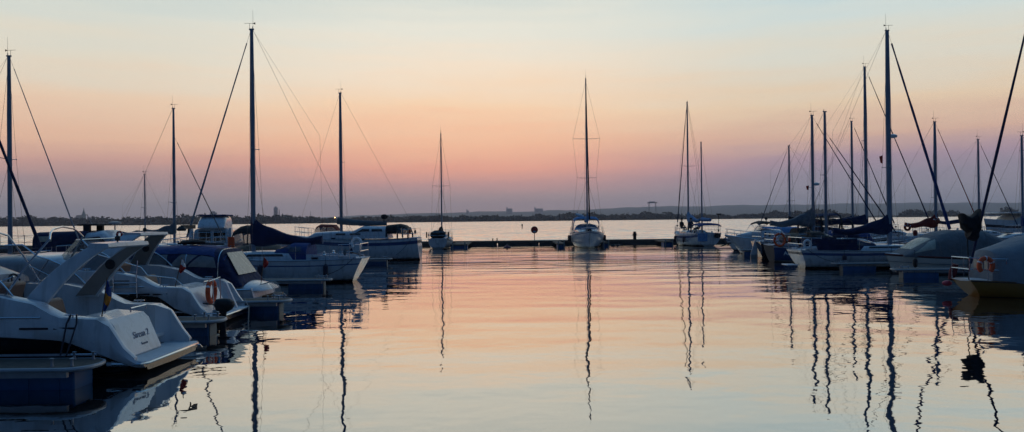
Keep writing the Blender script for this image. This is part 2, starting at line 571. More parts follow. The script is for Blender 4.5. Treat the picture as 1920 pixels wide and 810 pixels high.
def rig(parent, h, mx, zb, H, stern_x=0.1, bow_x=None, mastr=0.062, spread=((0.52, 0.55),), furl=None, furl_r=0.05, boom=None, cover=None,
        back=True, mat_m=ALU, gear=True, wire=0.005, frac=1.0, lift=None, backr=None, radar=None, flags=False, lazy=None, twin_back=False):
    bow_x = bow_x if bow_x is not None else h.L - 0.15
    zbow = h.zs(0.99) + 0.05
    m = MB()
    m.tube([(mx, 0, zb), (mx, 0, zb + (H - zb) * 0.7), (mx, 0, H)], [mastr, mastr, mastr * 0.72], 10, sq=0.75)
    mast = m.build('mast', mat_m, parent)
    cap = MB()
    cap.box((mx, 0, H + 0.02), (0.2, 0.07, 0.06))
    cap.tube([(mx - 0.05, 0, H), (mx - 0.05, 0, H + 0.14)], 0.02, 6)
    cap.build('masthead', GALV, mast)
    if gear:
        g = MB()
        g.tube([(mx + 0.08, 0, H), (mx + 0.08, 0, H + 0.28)], 0.008, 5)
        g.tube([(mx - 0.08, 0, H + 0.27), (mx + 0.3, 0, H + 0.28)], 0.008, 5)
        g.prism([(mx - 0.16, H + 0.22), (mx - 0.05, H + 0.27), (mx - 0.16, H + 0.32)], 1, -0.004, 0.004)
        g.build('wind_vane', RUBBER, mast)
        MB().tube([(mx - 0.06, 0, H), (mx - 0.06, 0, H + 0.85)], [0.007, 0.004], 5).build('aerial', RUBBER, mast)
    chain_y = interp([(0, h.B / 2 - 0.08), (1, h.B / 2 - 0.08)], 0)[0]
    hbm = h.hb(min(1, max(0, mx / h.L))) - 0.06
    zc = h.zs(mx / h.L)
    sp = []
    for fr, w in spread:
        z = zb + (H - zb) * fr
        ww = min(w, 0.95 * hbm)
        b = MB()
        for sd in (1, -1):
            b.tube([(mx, 0, z), (mx - 0.1, sd * ww, z + 0.04)], [0.022, 0.014], 6)
            b.blob((mx - 0.1, sd * ww, z + 0.04), 0.028, nu=6, nv=4)
        b.build('spreader', mat_m, mast)
        sp.append((z + 0.04, ww))
    for sd in (1, -1):
        pts = [(mx - 0.1, sd * hbm, zc)] + [(mx - 0.1, sd * w, z) for z, w in sp] + [(mx, 0, zb + (H - zb) * frac * 0.985)]
        MB().tube(pts, wire, 5).build('shroud', WIRE, parent)
        if sp:
            MB().tube([(mx - 0.35, sd * hbm, zc), (mx, 0, sp[0][0] - 0.1)], wire, 5).build('shroud', WIRE, parent)
    top = Vector((mx + 0.06, 0, zb + (H - zb) * frac - 0.1))
    bw = Vector((bow_x, 0, zbow))
    if furl:
        a, b = bw.lerp(top, 0.07), bw.lerp(top, 0.95)
        MB().tube([bw, top], wire, 5).build('forestay', WIRE, parent)
        n = 14
        MB().tube([a.lerp(b, i / n) for i in range(n + 1)], [furl_r * (0.6 + 0.75 * (1 - i / n) + 0.12 * math.sin(i * 2.3)) * 0.8 for i in range(n + 1)], 8).build('furled_sail', furl, parent)
        MB().lathe(tuple(bw.lerp(top, 0.04) - Vector((0, 0, 0.06))), [(0.02, 0), (0.08, 0.01), (0.08, 0.1), (0.02, 0.12)], 10).build('furling_drum', RUBBER, parent)
    else:
        MB().tube([bw, top], wire, 5).build('forestay', WIRE, parent)
    if back:
        tb = Vector((mx - 0.07, 0, H - 0.03))
        zst = h.zs(0.02)
        if twin_back:
            mid = tb.lerp(Vector((stern_x, 0, zst)), 0.78)
            b = MB()
            b.tube([tb, mid], backr or wire, 5)
            for sd in (1, -1):
                b.tube([mid, (stern_x, sd * h.hb(0) * 0.8, zst)], wire, 5)
            b.build('backstay', WIRE, parent)
        else:
            MB().tube([tb, (stern_x, 0, zst)], backr or wire, 6).build('backstay', WIRE if not backr else CNAVY, parent)
    # halyards hanging beside the mast
    hl = MB()
    hl.tube([(mx - 0.1, 0.05, zb + 0.3), (mx - 0.13, 0.03, (zb + H) / 2), (mx - 0.06, 0.03, H - 0.1)], 0.005, 4)
    hl.tube([(mx + 0.1, -0.06, zb + 0.4), (mx + 0.14, -0.05, (zb + H) / 2), (mx + 0.06, -0.03, H - 0.15)], 0.005, 4)
    hl.build('halyard', ROPE, parent)
    if radar:
        MB().lathe((mx + 0.22, 0, zb + (H - zb) * radar), [(0.05, -0.03), (0.19, 0), (0.2, 0.1), (0.1, 0.16)], 14).build('radar_dome', WHITE, mast)
    if flags:
        MB().prism([(mx - 0.08, zb + (H - zb) * 0.42), (mx - 0.25, zb + (H - zb) * 0.415), (mx - 0.2, zb + (H - zb) * 0.385), (mx - 0.09, zb + (H - zb) * 0.38)], 1, hbm * 0.35, hbm * 0.35 + 0.012).build('pennant', REDP, mast)
    if boom:
        bl, bz = boom[:2]
        drop = boom[2] if len(boom) > 2 else 0.0
        bo = MB().tube([(mx - 0.08, 0, bz), (mx - bl, 0, bz + drop)], 0.045, 8).build('boom', mat_m, parent)
        MB().tube([(mx - bl + 0.02, 0, bz + drop + 0.03), (mx - bl + 0.1, 0, (bz + H) / 2), (mx - 0.07, 0, H - 0.05)], 0.004, 4).build('topping_lift', WIRE, bo)
        MB().tube([(mx - bl * 0.75, 0, bz + drop * 0.7), (mx - bl * 0.7, 0, h.zs(0.2) + 0.1)], 0.018, 6).build('mainsheet', ROPE, bo)
        if cover:
            cm, ht, tail = cover
            rings = []
            n = 18
            for i in range(n + 1):
                k = i / n
                x = mx + 0.09 - (bl + 0.05) * k
                hh = ht * ((1 - k) ** 3.2 * 1.0) + tail * (1 - 0.35 * k) * (1 + 0.12 * math.sin(k * 17 + bl)) + 0.03
                ww = 0.09 + 0.1 * math.sin(PI * min(1, 0.15 + k * 0.8)) * (1 - 0.3 * k)
                zb0 = bz + drop * k - 0.1 - 0.05 * math.sin(k * 11)
                rings.append([(x, ww * math.copysign(abs(math.cos(2 * PI * j / 12)) ** 0.8, math.cos(2 * PI * j / 12)) * (0.55 if math.sin(2 * PI * j / 12) > 0 and k < 0.25 else 1),
                               zb0 + (hh + 0.1) * (0.5 + 0.5 * math.sin(2 * PI * j / 12))) for j in range(12)])
            MB().loft(rings).build('sail_cover', cm, bo)
    return mast


BOATS = 'boats moored in the marina'


def sailboat(label, Y, stern_px, mast_top, bow_px=None, L=None, left=True, stern=None, head=None, B=2.6, fr=(0.75, 0.72, 1.0), draft=0.4,
             tf=0.72, rs=0.25, rb=0.7, mats=None, stripe=None, deckm=DECKW, cab=True, cabh=0.42, canvas=CNAVY, hood=True, mast_base=None,
             bh=1.35, boomfrac=0.85, cover=None, furl=None, spread=((0.5, 0.6),), mastr=0.06, rails=True, fend=(), wins=True, name='sailboat',
             hood_h=0.6, rudder=False, out=None, wire=0.006, transom=None, clutter=True, furl_r=0.05, cockpit=True, **kw):
    """left=True: berth on the left side, stern toward +X, bow to -X"""
    if stern is None:
        X = PX(stern_px, Y)
        head = PI if left else 0.0
        org = (X, Y, 0)
        mX, mZ = pt(mast_top[0], mast_top[1], Y)
        base_px = mast_top[2] if len(mast_top) > 2 else mast_top[0]
        mXb = PX(base_px, Y)
        mx = (X - mXb) if left else (mXb - X)
        if bow_px is not None:
            bX = PX(bow_px, Y)
            L = abs(bX - X)
        H = mZ
    else:
        org = (stern[0], stern[1], 0)
        mx, H = mast_top
    root = empty(name, org, head, label, 'sailboat', BOATS)
    h = Hull(L, B, *fr, draft=draft, tf=tf, rs=rs, rb=rb)
    h.build(root, mats or [ANTI, NAVY, WHITE, BLUEH], stripe, transom=transom)
    h.deck(root, deckm)
    h.rail(root, TEAK if deckm is DECKG else ALU, 0.018, 'toe_rail')
    zs = h.zs(0.5)
    x0, x1 = L * 0.36, L * 0.8
    if cab:
        wv = [(x0 + 0.35, x0 + (x1 - x0) * 0.55, 0.05, 0.14, 0.06), (x0 + (x1 - x0) * 0.6, x0 + (x1 - x0) * 0.76, 0.05, 0.13, 0.05)] if wins else ()
        cabin(root, x0, x1, h.hb(0.38) - 0.36, h.hb(0.72) - 0.3, zs - 0.02, cabh, fs=0.9, wins=wv, tw=0.6)
        hc = MB()
        hc.box((L * 0.7, 0, zs + cabh - 0.02), (0.5, 0.5, 0.05))
        hc.build('hatch', GLASSD, root, bevel=0.01)
    if cockpit:
        for sd in (1, -1):
            c = MB()
            c.prism([(0.25, zs - 0.02), (0.25, zs + 0.12), (x0 - 0.2, zs + 0.22), (x0, zs + 0.24), (x0, zs - 0.02)], 1, sd * (h.hb(0.15) - 0.32) - 0.04, sd * (h.hb(0.15) - 0.32) + 0.04)
            c.build('cockpit_coaming', WHITE, root, bevel=0.012)
        for sd in (1, -1):
            w = MB()
            w.lathe((x0 * 0.55, sd * (h.hb(0.15) - 0.32), zs + 0.17), [(0.06, 0), (0.075, 0.03), (0.05, 0.06), (0.06, 0.13), (0.02, 0.15)], 10)
            w.build('winch', STEEL, root)
        MB().tube([(0.15, 0, zs + 0.1), (0.9, 0.05, zs + 0.35)], 0.02, 6).build('tiller', TEAK, root)
    if hood:
        a = Arch([(x0 - 0.55, h.hb(0.3) - 0.42, zs, zs + hood_h + 0.25), (x0 + 0.1, h.hb(0.35) - 0.42, zs, zs + hood_h + 0.27), (x0 + 0.75, h.hb(0.4) - 0.5, zs + 0.2, zs + cabh + 0.05)], 3)
        so = a.build('sprayhood', canvas, root)
        a.patch('window', VINYL, so, [(x0 + 0.15, 0.2), (x0 + 0.62, 0.25), (x0 + 0.62, 0.75), (x0 + 0.15, 0.8)])
        for q in sides([(x0 - 0.35, 0.1), (x0 - 0.3, 0.22), (x0 + 0.1, 0.22), (x0 + 0.2, 0.1)]):
            a.patch('window', VINYL, so, q)
    if rails:
        pulpit(root, h, 0.86, 0.995)
        pulpit(root, h, 0.01, 0.12, name='pushpit', bow=False, n=3)
        lifelines(root, h, 0.16, 0.84)
    if rudder:
        MB().prism([(-0.28, -0.5), (-0.32, 0.15), (-0.02 - 0.0, h.zs(0) + 0.12), (0.1, h.zs(0) + 0.12), (0.14, -0.5)], 1, -0.03, 0.03).build('rudder', WHITE, root, bevel=0.008)
    for fx in fend:
        t = fx / L
        fender(root, fx, h.hb(t) + 0.09, h.zs(t) - 0.15)
        fender(root, fx, -h.hb(t) - 0.09, h.zs(t) - 0.15)
    if clutter:
        r = random.Random(len(label) * 7 + int(L * 10))
        for k in range(3):
            t = r.uniform(0.2, 0.9)
            x, y, z = h.P(t, h.zs(t))
            y = (y - 0.28) * r.choice((-1, 1))
            z += 0.02
            m = MB()
            for q in range(3):
                rr = 0.11 + 0.02 * q
                m.tube([(x + rr * math.cos(u), y + rr * 0.8 * math.sin(u), z + 0.03 + 0.025 * q) for u in [2 * PI * j / 10 for j in range(11)]], 0.014, 5)
            m.build('coiled_rope', r.choice((ROPE, ROPED)), root)
        for sd in (1, -1):
            t = r.uniform(0.05, 0.12)
            x, y, z = h.P(t, h.zs(t))
            MB().blob((x, sd * (y - 0.05), z + r.uniform(0.25, 0.45)), (0.07, 0.06, 0.14), nu=8, nv=5, jit=0.15).build('rail_bag', r.choice((CBLACK, CNAVY, CGREY, ORANGE)), root)
        x = L * r.uniform(0.3, 0.42)
        MB().tube([(x, 0.1, h.zs(0.35)), (x, 0.1, h.zs(0.35) + r.uniform(0.5, 0.8))], [0.03, 0.02], 6).blob((x, 0.1, h.zs(0.35) + 0.5), 0.09, nu=8, nv=5).build('ventilator', STEEL, root)
        x, y, z = h.P(0.04, h.zs(0.04))
        for sd in (1, -1):
            mooring(root, (x, sd * (y - 0.03), z + 0.05), (x + 0.9, sd * (y + 0.75), 0.4), 0.1)
    if out:
        outboard(root, -0.35, out, 0.35, 0.8)
    zb = mast_base if mast_base is not None else zs + (cabh - 0.05 if cab and x0 < mx < x1 else 0)
    rig(root, h, mx, zb, H, boom=(mx * boomfrac, bh) if boomfrac else None, cover=cover, furl=furl, spread=spread, mastr=mastr, wire=wire, furl_r=furl_r, **kw)
    return root, h
HAZE = 0.00015
SKYK = 1.05
# ---------------------------------------------------------------- sports cruisers with radar arches
def arch_leg(mb, base, top, wb, wt, th, n=10, bend=0.12):
    """swept arch leg in the xz plane: base/top = (x, y, z)"""
    rings = []
    for i in range(n + 1):
        k = i / n
        x = base[0] + (top[0] - base[0]) * k
        z = base[2] + (top[2] - base[2]) * (k + bend * math.sin(PI * k))
        y = base[1] + (top[1] - base[1]) * k
        w = wb + (wt - wb) * k
        rings.append([(x - w / 2, y - th / 2, z), (x - w / 2 + 0.03, y - th / 2 - 0.012, z + 0.02), (x + w / 2 - 0.03, y - th / 2 - 0.012, z + 0.02), (x + w / 2, y - th / 2, z),
                      (x + w / 2, y + th / 2, z), (x + w / 2 - 0.03, y + th / 2 + 0.012, z + 0.02), (x - w / 2 + 0.03, y + th / 2 + 0.012, z + 0.02), (x - w / 2, y + th / 2, z)])
    mb.loft(rings)


def cruiser(label, X, Yc, B, L=8.6, name_text=None, detail=True, sheer=None, arch=(2.25, 1.2, 1.12, 2.12), legw=0.42, blacktop=0.64, ti=0.34, bi=0.16, wt=0.44, bw=0.2):
    root = empty('motor_cruiser', (X, Yc, 0), PI, label, 'motor cruiser', BOATS)
    hb = B / 2
    T = sheer or [(0.0, 0.24), (0.12, 0.27), (0.3, 0.47), (0.52, 0.82), (0.72, 0.94), (1.3, 0.97), (1.45, 1.03), (1.75, 1.2), (2.4, 1.34), (4.2, 1.42), (L, 1.62)]
    K = [(0.0, 0.17), (0.13, 0.175), (1.0, 0.52), (1.2, blacktop - 0.03), (1.45, blacktop), (L, blacktop + 0.45)]
    W = [(0, 0.9), (0.25, 0.975), (1, 1.0), (4.5, 1.0), (6.2, 0.8), (7.6, 0.42), (L, 0.02)]
    xs = [0, .05, .12, .2, .3, .4, .52, .62, .72, .9, 1.1, 1.3, 1.38, 1.45, 1.6, 1.75, 2.05, 2.4, 3, 3.6, 4.2, 5, 5.8, 6.4, 7, 7.6, 8.1, L]
    mb = MB()
    rings = []
    for x in xs:
        zs, zk, w = interp(T, x)[0], interp(K, x)[0], interp(W, x)[0] * hb
        bow = max(0, (x - 5) / (L - 5)) ** 2
        zc = 0.02 + 0.6 * bow + 0.07 * max(0, 1 - x / 0.9)
        zkl = -0.35 + 0.35 * bow + 0.42 * max(0, 1 - x / 0.9)
        zkn = min(zk, zs - 0.05)
        xo = -0.5 * bow
        r = [(x + xo * 1.6, 0.0, zkl), (x + xo * 1.2, w * 0.86, zc), (x + xo, w * 0.9, zc + 0.06), (x + xo * 0.8, w * 0.93, min(0.36 + bow * .5, zkn - 0.03)), (x + xo * 0.78, w * 0.935, min(0.40 + bow * .5, zkn - 0.02)),
             (x + xo * 0.5, w * 0.965, zkn - 0.012), (x + xo * 0.45, w * 0.975, zkn), (x + xo * 0.25, w * 1.0, zkn + (zs - zkn) * 0.55), (x, w * 0.975, zs)]
        rings.append(r + [(a, -b, c) for a, b, c in r[:0:-1]])
    rm = [0, 1, 1, 2, 1, 2, 2, 2]
    # closing face row between the two sheers is row 8
    k = len(rings[0])
    rowm = rm + [2] + rm[::-1]
    rings2 = rings
    n0 = len(mb.v)
    for r in rings2:
        mb.v += r
    for i in range(len(rings2) - 1):
        for j in range(k):
            if j == 8:
                continue   # open top
            a, b = n0 + i * k + j, n0 + i * k + (j + 1) % k
            mb.face([a, b, b + k, a + k], rowm[j])
    mb.face([n0 + j for j in range(k)][::-1], 1)
    mb.build('hull', [ANTIG, BLACK, WHITE], root)
    # bathing platform
    pl = [(-0.02, -hb * 0.8), (0.02, -hb * 0.9), (0.6, -hb * 0.93), (0.6, hb * 0.93), (0.02, hb * 0.9), (-0.02, hb * 0.8)]
    MB().prism(pl, 2, 0.18, 0.245).build('bathing_platform', DECKW, root, bevel=0.02)
    MB().tube([(0.5, -hb * 0.92, 0.215), (0.03, -hb * 0.915, 0.215), (-0.035, -hb * 0.8, 0.215), (-0.035, hb * 0.8, 0.215), (0.03, hb * 0.915, 0.215), (0.5, hb * 0.92, 0.215)], 0.022, 6).build('rub_rail', STEEL, root)
    # side decks, coamings and sole
    d = MB()
    for sd in (1, -1):
        rr = []
        for x in [0.14, .3, .52, .72, .9, 1.3, 1.45, 1.75, 2.4, 3.2]:
            zs, w = interp(T, x)[0], interp(W, x)[0] * hb * 0.973
            ins = 0.1 if x < 0.6 else 0.3
            rr.append([(x, sd * w, zs - 0.012), (x, sd * w, zs + 0.01), (x, sd * (w - 0.05), zs + 0.03), (x, sd * (w - ins), zs + 0.02), (x, sd * (w - ins - 0.02), 0.24), (x, sd * (w - ins + 0.04), 0.24), (x, sd * (w - ins + 0.04), zs - 0.03)])
        d.loft(rr)
    d.bb(0.6, 3.4, -hb * 0.85, hb * 0.85, 0.38, 0.44, 0)
    d.build('side_deck', WHITE, root)
    # transom module with sun pad on top, walkway recess on the far side
    tm = MB()
    tm.prism([(0.38, 0.24), (0.62, 0.8), (0.72, 0.9), (1.25, 0.95), (1.3, 0.44), (1.2, 0.24)], 1, -hb + 0.78, hb - 0.36)
    tmo = tm.build('transom', WHITE, root, bevel=0.035)
    MB().prism([(1.02, 0.24), (1.05, 0.86), (1.12, 0.86), (1.12, 0.24)], 1, -hb + 0.36, -hb + 0.78).build('transom_gate', TANG, root, bevel=0.01)
    MB().tube([(0.75, 0.0, 0.93), (0.75, 0.0, 1.0), (0.75, -0.55, 1.0), (0.75, -0.55, 0.93)], 0.014, 6).build('grab_rail', STEEL, tmo)
    if name_text:
        rx = math.atan2(0.56, 0.24)
        for s, sz, k, sh in name_text:
            text('lettering', s, sz, tmo, (0.38 + 0.24 * k - 0.006, 0.12, 0.24 + 0.56 * k), Matrix.Rotation(-PI / 2, 3, 'Z').to_4x4().to_3x3().to_euler() if 0 else (Matrix.Rotation(-PI / 2, 3, 'Z') @ Matrix.Rotation(rx, 3, 'X')).to_euler(), mat('lettering_faded', (0.16, 0.2, 0.27), 0.5), shear=sh)
    # foredeck and cuddy
    fd = Arch([(3.3, hb - 0.02, 1.34, 1.6), (3.7, hb - 0.04, 1.36, 1.78), (5, hb - 0.08, 1.4, 1.78), (6.4, hb * 0.76, 1.48, 1.72), (7.8, hb * 0.3, 1.55, 1.68), (L - 0.1, 0.03, 1.6, 1.64)], 4)
    fd.build('foredeck', WHITE, root)
    MB().box((5.2, 0, 1.79), (0.55, 0.55, 0.04)).build('hatch', GLASSD, root, bevel=0.01)
    # windscreen: a U-shaped band of glass with a steel frame
    base, top = [], []
    for i in range(25):
        a = -1 + 2 * i / 24
        w = hb - 0.12
        u = math.copysign(min(1, abs(a) * 1.9), a)
        xx = 3.9 - max(0, abs(a) - 0.42) / 0.58 * 1.75
        base.append(Vector((xx, u * w, interp(T, xx)[0] + 0.02 if abs(a) > .5 else 1.62)))
        k = max(0.06, 1 - max(0, (abs(a) - 0.55) / 0.45) ** 1.6)
        top.append(Vector((xx - 0.42 * k, u * (w - 0.14 * k), base[-1].z + 0.5 * k)))
    ws = MB()
    ws.loft([[b, t, t + Vector((0.008, 0, 0.002)), b + Vector((0.008, 0, 0))] for b, t in zip(base, top)])
    wo = ws.build('windscreen', GLASS, root)
    MB().tube(top, 0.016, 6).build('windscreen_frame', STEEL, wo)
    fr = MB()
    fr.tube([b + Vector((0, 0, 0.005)) for b in base], 0.018, 6)
    for i in (4, 8, 12, 16, 20):
        fr.tube([base[i], top[i]], 0.013, 6)
    fr.build('windscreen_trim', ALU, wo)
    # radar arch
    bx, bz, tx, tz = arch
    am = MB()
    for sd in (1, -1):
        arch_leg(am, (bx, sd * (hb - bi), bz - 0.05), (tx, sd * (hb - ti), tz), legw, wt, 0.07)
    am.loft([[(tx - bw - 0.02, y, tz - 0.01), (tx - bw, y, tz + 0.06 - 0.03 * (abs(y) / hb) ** 2), (tx + bw, y, tz + 0.07 - 0.03 * (abs(y) / hb) ** 2), (tx + bw + 0.05, y, tz), (tx + bw, y, tz - 0.035), (tx - bw + 0.02, y, tz - 0.035)]
             for y in [(-1 + 2 * i / 14) * (hb - ti + 0.06) for i in range(15)]])
    ao = am.build('radar_arch', WHITE, root, bevel=0.012)
    MB().lathe((0, 0, 0), [(0.085, 0), (0.095, 0.02), (0.07, 0.03), (0.02, 0.018)], 16).build('loudspeaker', RUBBER, ao)
    sp = ao.children[-1]
    sp.location = ((bx + tx) / 2 + 0.0, -(hb - (ti + bi) / 2 - 0.065), (bz + tz) / 2 + 0.1)
    li = MB()
    arch_leg(li, (bx, -(hb - bi - 0.045), bz - 0.02), (tx, -(hb - ti - 0.045), tz - 0.03), legw * 0.86, wt * 0.86, 0.015)
    li.build('arch_lining', TANG, ao)
    sp.rotation_euler = (-PI / 2, 0, 0)
    an = MB()
    an.tube([(tx, 0.1, tz + 0.03), (tx, 0.1, tz + 0.1)], 0.012, 6)
    an.lathe((tx, 0.1, tz + 0.08), [(0.02, 0), (0.045, 0.02), (0.045, 0.07), (0.01, 0.1)], 10)
    an.build('stern_light', RUBBER, ao)
    # seats, console, wheel
    s = MB()
    s.prism([(1.95, 0.44), (1.93, 0.95), (2.0, 1.2), (2.13, 1.2), (2.18, 0.86), (2.6, 0.84), (2.62, 0.44)], 1, -0.1, hb - 0.5)
    s.build('cockpit_seat', TAN, root, bevel=0.05)
    s = MB()
    s.prism([(2.62, 0.44), (2.66, 1.0), (2.5, 1.5), (2.62, 1.54), (2.8, 1.05), (3.1, 1.02), (3.1, 0.44)], 1, 0.1, hb - 0.36)
    s.build('helm_seat', TAN, root, bevel=0.05)
    s = MB()
    s.prism([(3.35, 0.44), (3.25, 1.35), (3.45, 1.55), (3.75, 1.6), (3.75, 0.44)], 1, -hb + 0.2, hb - 0.2)
    s.build('dashboard', TANG, root, bevel=0.04)
    w = MB()
    w.tube([(3.2 + 0.03 * math.cos(a), -0.6 + 0.17 * math.sin(a), 1.42 + 0.17 * math.cos(a)) for a in [2 * PI * i / 20 for i in range(21)]], 0.016, 6)
    for a in (0.5, 2.6, 4.7):
        w.tube([(3.25, -0.6, 1.42), (3.2, -0.6 + 0.17 * math.sin(a), 1.42 + 0.17 * math.cos(a))], 0.012, 5)
    w.build('steering_wheel', RUBBER, root)
    # vents, cleats, rub rail
    for xa, xb in ((1.05, 1.4), (1.48, 1.95)):
        for sd in (1, -1):
            v = MB()
            v.bb(xa, xb, sd * hb * 0.988 - 0.012, sd * hb * 0.988 + 0.012, 0.8, 0.835)
            v.build('air_vent', RUBBER, root, bevel=0.005)
    rb = MB()
    for sd in (1, -1):
        rb.tube([(x, sd * hb * 1.003 * (interp(W, x)[0]), 1.0 + max(0, x - 3.5) * 0.06) for x in (1.6, 2.4, 3.2, 4.2, 5, 6.2)], 0.012, 5)
    rb.build('side_moulding', STEEL, root)
    for x in (1.15, 3.0, 6.4):
        for sd in (1, -1):
            w_ = interp(W, x)[0] * hb - 0.08
            z = interp(T, x)[0] + 0.03
            c = MB()
            c.tube([(x - 0.1, sd * w_, z + 0.035), (x + 0.1, sd * w_, z + 0.035)], 0.013, 6)
            c.tube([(x - 0.03, sd * w_, z - 0.03), (x - 0.03, sd * w_, z + 0.035)], 0.012, 6)
            c.tube([(x + 0.03, sd * w_, z - 0.03), (x + 0.03, sd * w_, z + 0.035)], 0.012, 6)
            c.build('cleat', STEEL, root)
    return root


# --- nearest boat
x_near = PX(368, 14.45, 645)
A1 = cruiser('large white motor cruiser with swept radar arch and tan seats, nearest the camera', x_near, 13.47, 2.42, arch=(1.98, 1.18, 0.92, 2.12), ti=0.56, bi=0.4, wt=0.32, bw=0.15,
             name_text=[('Sirean 2', 0.17, 0.5, 0.3), ('Szczecin', 0.065, 0.27, 0.2)])
hb1 = 1.21
bow = MB()
bow.tube([(2.3, hb1 - 0.2, 1.34), (1.95, hb1 - 0.24, 1.85), (1.62, hb1 - 0.3, 2.26), (1.68, hb1 - 0.42, 2.36), (1.8, hb1 - 0.7, 2.42), (1.95, 0, 2.46), (2.05, -hb1 + 0.7, 2.42), (2.12, -hb1 + 0.42, 2.36), (2.1, -hb1 + 0.3, 2.27), (2.4, -hb1 + 0.24, 1.8), (2.68, -hb1 + 0.2, 1.36)], 0.017, 8)
bow.tube([(2.95, hb1 - 0.2, 1.4), (3.2, hb1 - 0.24, 1.85), (3.5, hb1 - 0.32, 2.22), (3.62, hb1 - 0.7, 2.38), (3.62, 0, 2.42), (3.55, -hb1 + 0.7, 2.4), (3.45, -hb1 + 0.4, 2.3), (3.25, -hb1 + 0.26, 1.9), (2.98, -hb1 + 0.2, 1.4)], 0.017, 8)
bow.tube([(2.9, hb1 - 0.2, 1.38), (2.2, hb1 - 0.27, 1.65)], 0.012, 6)
bow.tube([(2.95, -hb1 + 0.2, 1.42), (2.35, -hb1 + 0.24, 1.84)], 0.012, 6)
bow.tube([(3.15, -hb1 + 0.25, 1.72), (2.6, -hb1 + 0.2, 1.42)], 0.012, 6)
bow.build('canopy_frame', STEEL, A1)
flag(A1, 0.88, hb1 - 0.5, 0.92, 0.68, mat('flag_blue', (0.012, 0.05, 0.2), 0.8), FLAGY, lean=-0.1, size=(0.085, 0.5))
ed = MB().tube([(1.15, hb1 - 0.08, 1.03), (1.16, hb1 + 0.03, 0.9), (1.1, hb1 - 0.1 + 0.4, 0.44)], 0.016, 6)
ed.tube([(1.06, hb1 - 0.08, 1.03), (1.0, hb1 + 0.03, 0.9), (0.98, hb1 + 0.35, 0.44)], 0.014, 6)
ed.build('mooring_line', ROPED, A1)
MB().tube([(2.98, hb1 - 0.08, 1.42), (2.99, hb1 + 0.02, 1.36), (2.98, hb1 + 0.03, 0.9), (2.97, hb1 + 0.02, 0.5)], 0.012, 6).tube([(2.98, hb1 + 0.02, 1.34), (3.03, hb1 + 0.05, 1.2), (3.0, hb1 + 0.05, 1.08), (2.9, hb1 + 0.04, 1.02)], 0.014, 6).build('mooring_line', ROPED, A1)
fender(A1, 2.9, hb1 + 0.1, 0.75, 0.6, 0.11, RUBBER)
MB().tube([(0.02, -0.9, 0.2), (-0.09, -0.94, 0.19), (-0.1, -1.0, 0.14)], 0.016, 6).build('stern_cleat', STEEL, A1)

# --- second cruiser
B1 = cruiser('white motor cruiser with radar arch, orange lifebuoy and black outboard at its stern', PX(397, 18, 590), 19.4, 2.8,
             arch=(3.1, 1.25, 2.2, 2.22), ti=0.72, legw=0.5, blacktop=0.78)
horseshoe(B1, (0.42, 0.35, 0.78), 0.23, axis='x', full=True, m=ORANGE, th=0.06)
MB().tube([(0.28, 0.55, 0.25), (0.3, 0.55, 1.08), (0.3, 0.1, 1.12), (0.28, 0.1, 0.25)], 0.014, 6).tube([(0.3, 0.55, 1.08), (0.34, 0.7, 1.06)], 0.012, 6).build('buoy_bracket', STEEL, B1)
lad = MB()
lad.prism([(0.0, 0.3), (0.28, 0.95), (0.36, 0.95), (0.12, 0.3)], 1, -0.35, -0.25).build('gangway_board', WPAINT, B1, bevel=0.01)
ld = MB()
for xx in (1.75, 2.3):
    ld.tube([(xx, 1.44, 0.75), (xx + 0.02, 1.42, 1.3), (xx + 0.02, 1.36, 1.62)], 0.013, 6)
for z in (0.85, 1.1, 1.35):
    ld.tube([(1.75, 1.44, z), (2.3, 1.44, z)], 0.012, 6)
ld.build('boarding_ladder', STEEL, B1)
rr = MB()
rr.tube([(0.75, 1.22, 1.0), (0.95, 1.22, 1.18), (1.6, 1.22, 1.26), (1.75, 1.22, 1.45), (2.3, 1.22, 1.62), (3.2, 1.22, 1.9)], 0.014, 6)
rr.tube([(1.3, 1.22, 1.0), (1.3, 1.22, 1.22)], 0.012, 6)
rr.build('grab_rail', STEEL, B1)
vn = MB()
for i in range(4):
    vn.bb(1.95, 2.45, 1.385, 1.402, 1.0 + i * 0.045, 1.018 + i * 0.045)
vn.build('air_vent', RUBBER, B1)
flag(B1, 0.95, 1.2, 0.98, 0.7, WPAINT, REDP, lean=-0.17, size=(0.11, 0.3))
outboard(B1, -0.12, 0.95, 0.34, 0.82, RUBBER)
MB().tube([(-0.5, 0.6, 0.62), (-0.62, 0.65, 0.4), (-0.62, 0.7, -0.05)], 0.012, 5).build('mooring_line', ROPE, B1)
MB().tube([(1.35, -0.5, 2.24), (1.35, -0.5, 2.42)], 0.02, 6).box((1.35, -0.5, 2.4), (0.1, 0.7, 0.1)).lathe((1.35, -0.1, 2.3), [(0.1, 0), (0.12, 0.05), (0.06, 0.12)], 12).build('radar_scanner', RUBBER, B1)

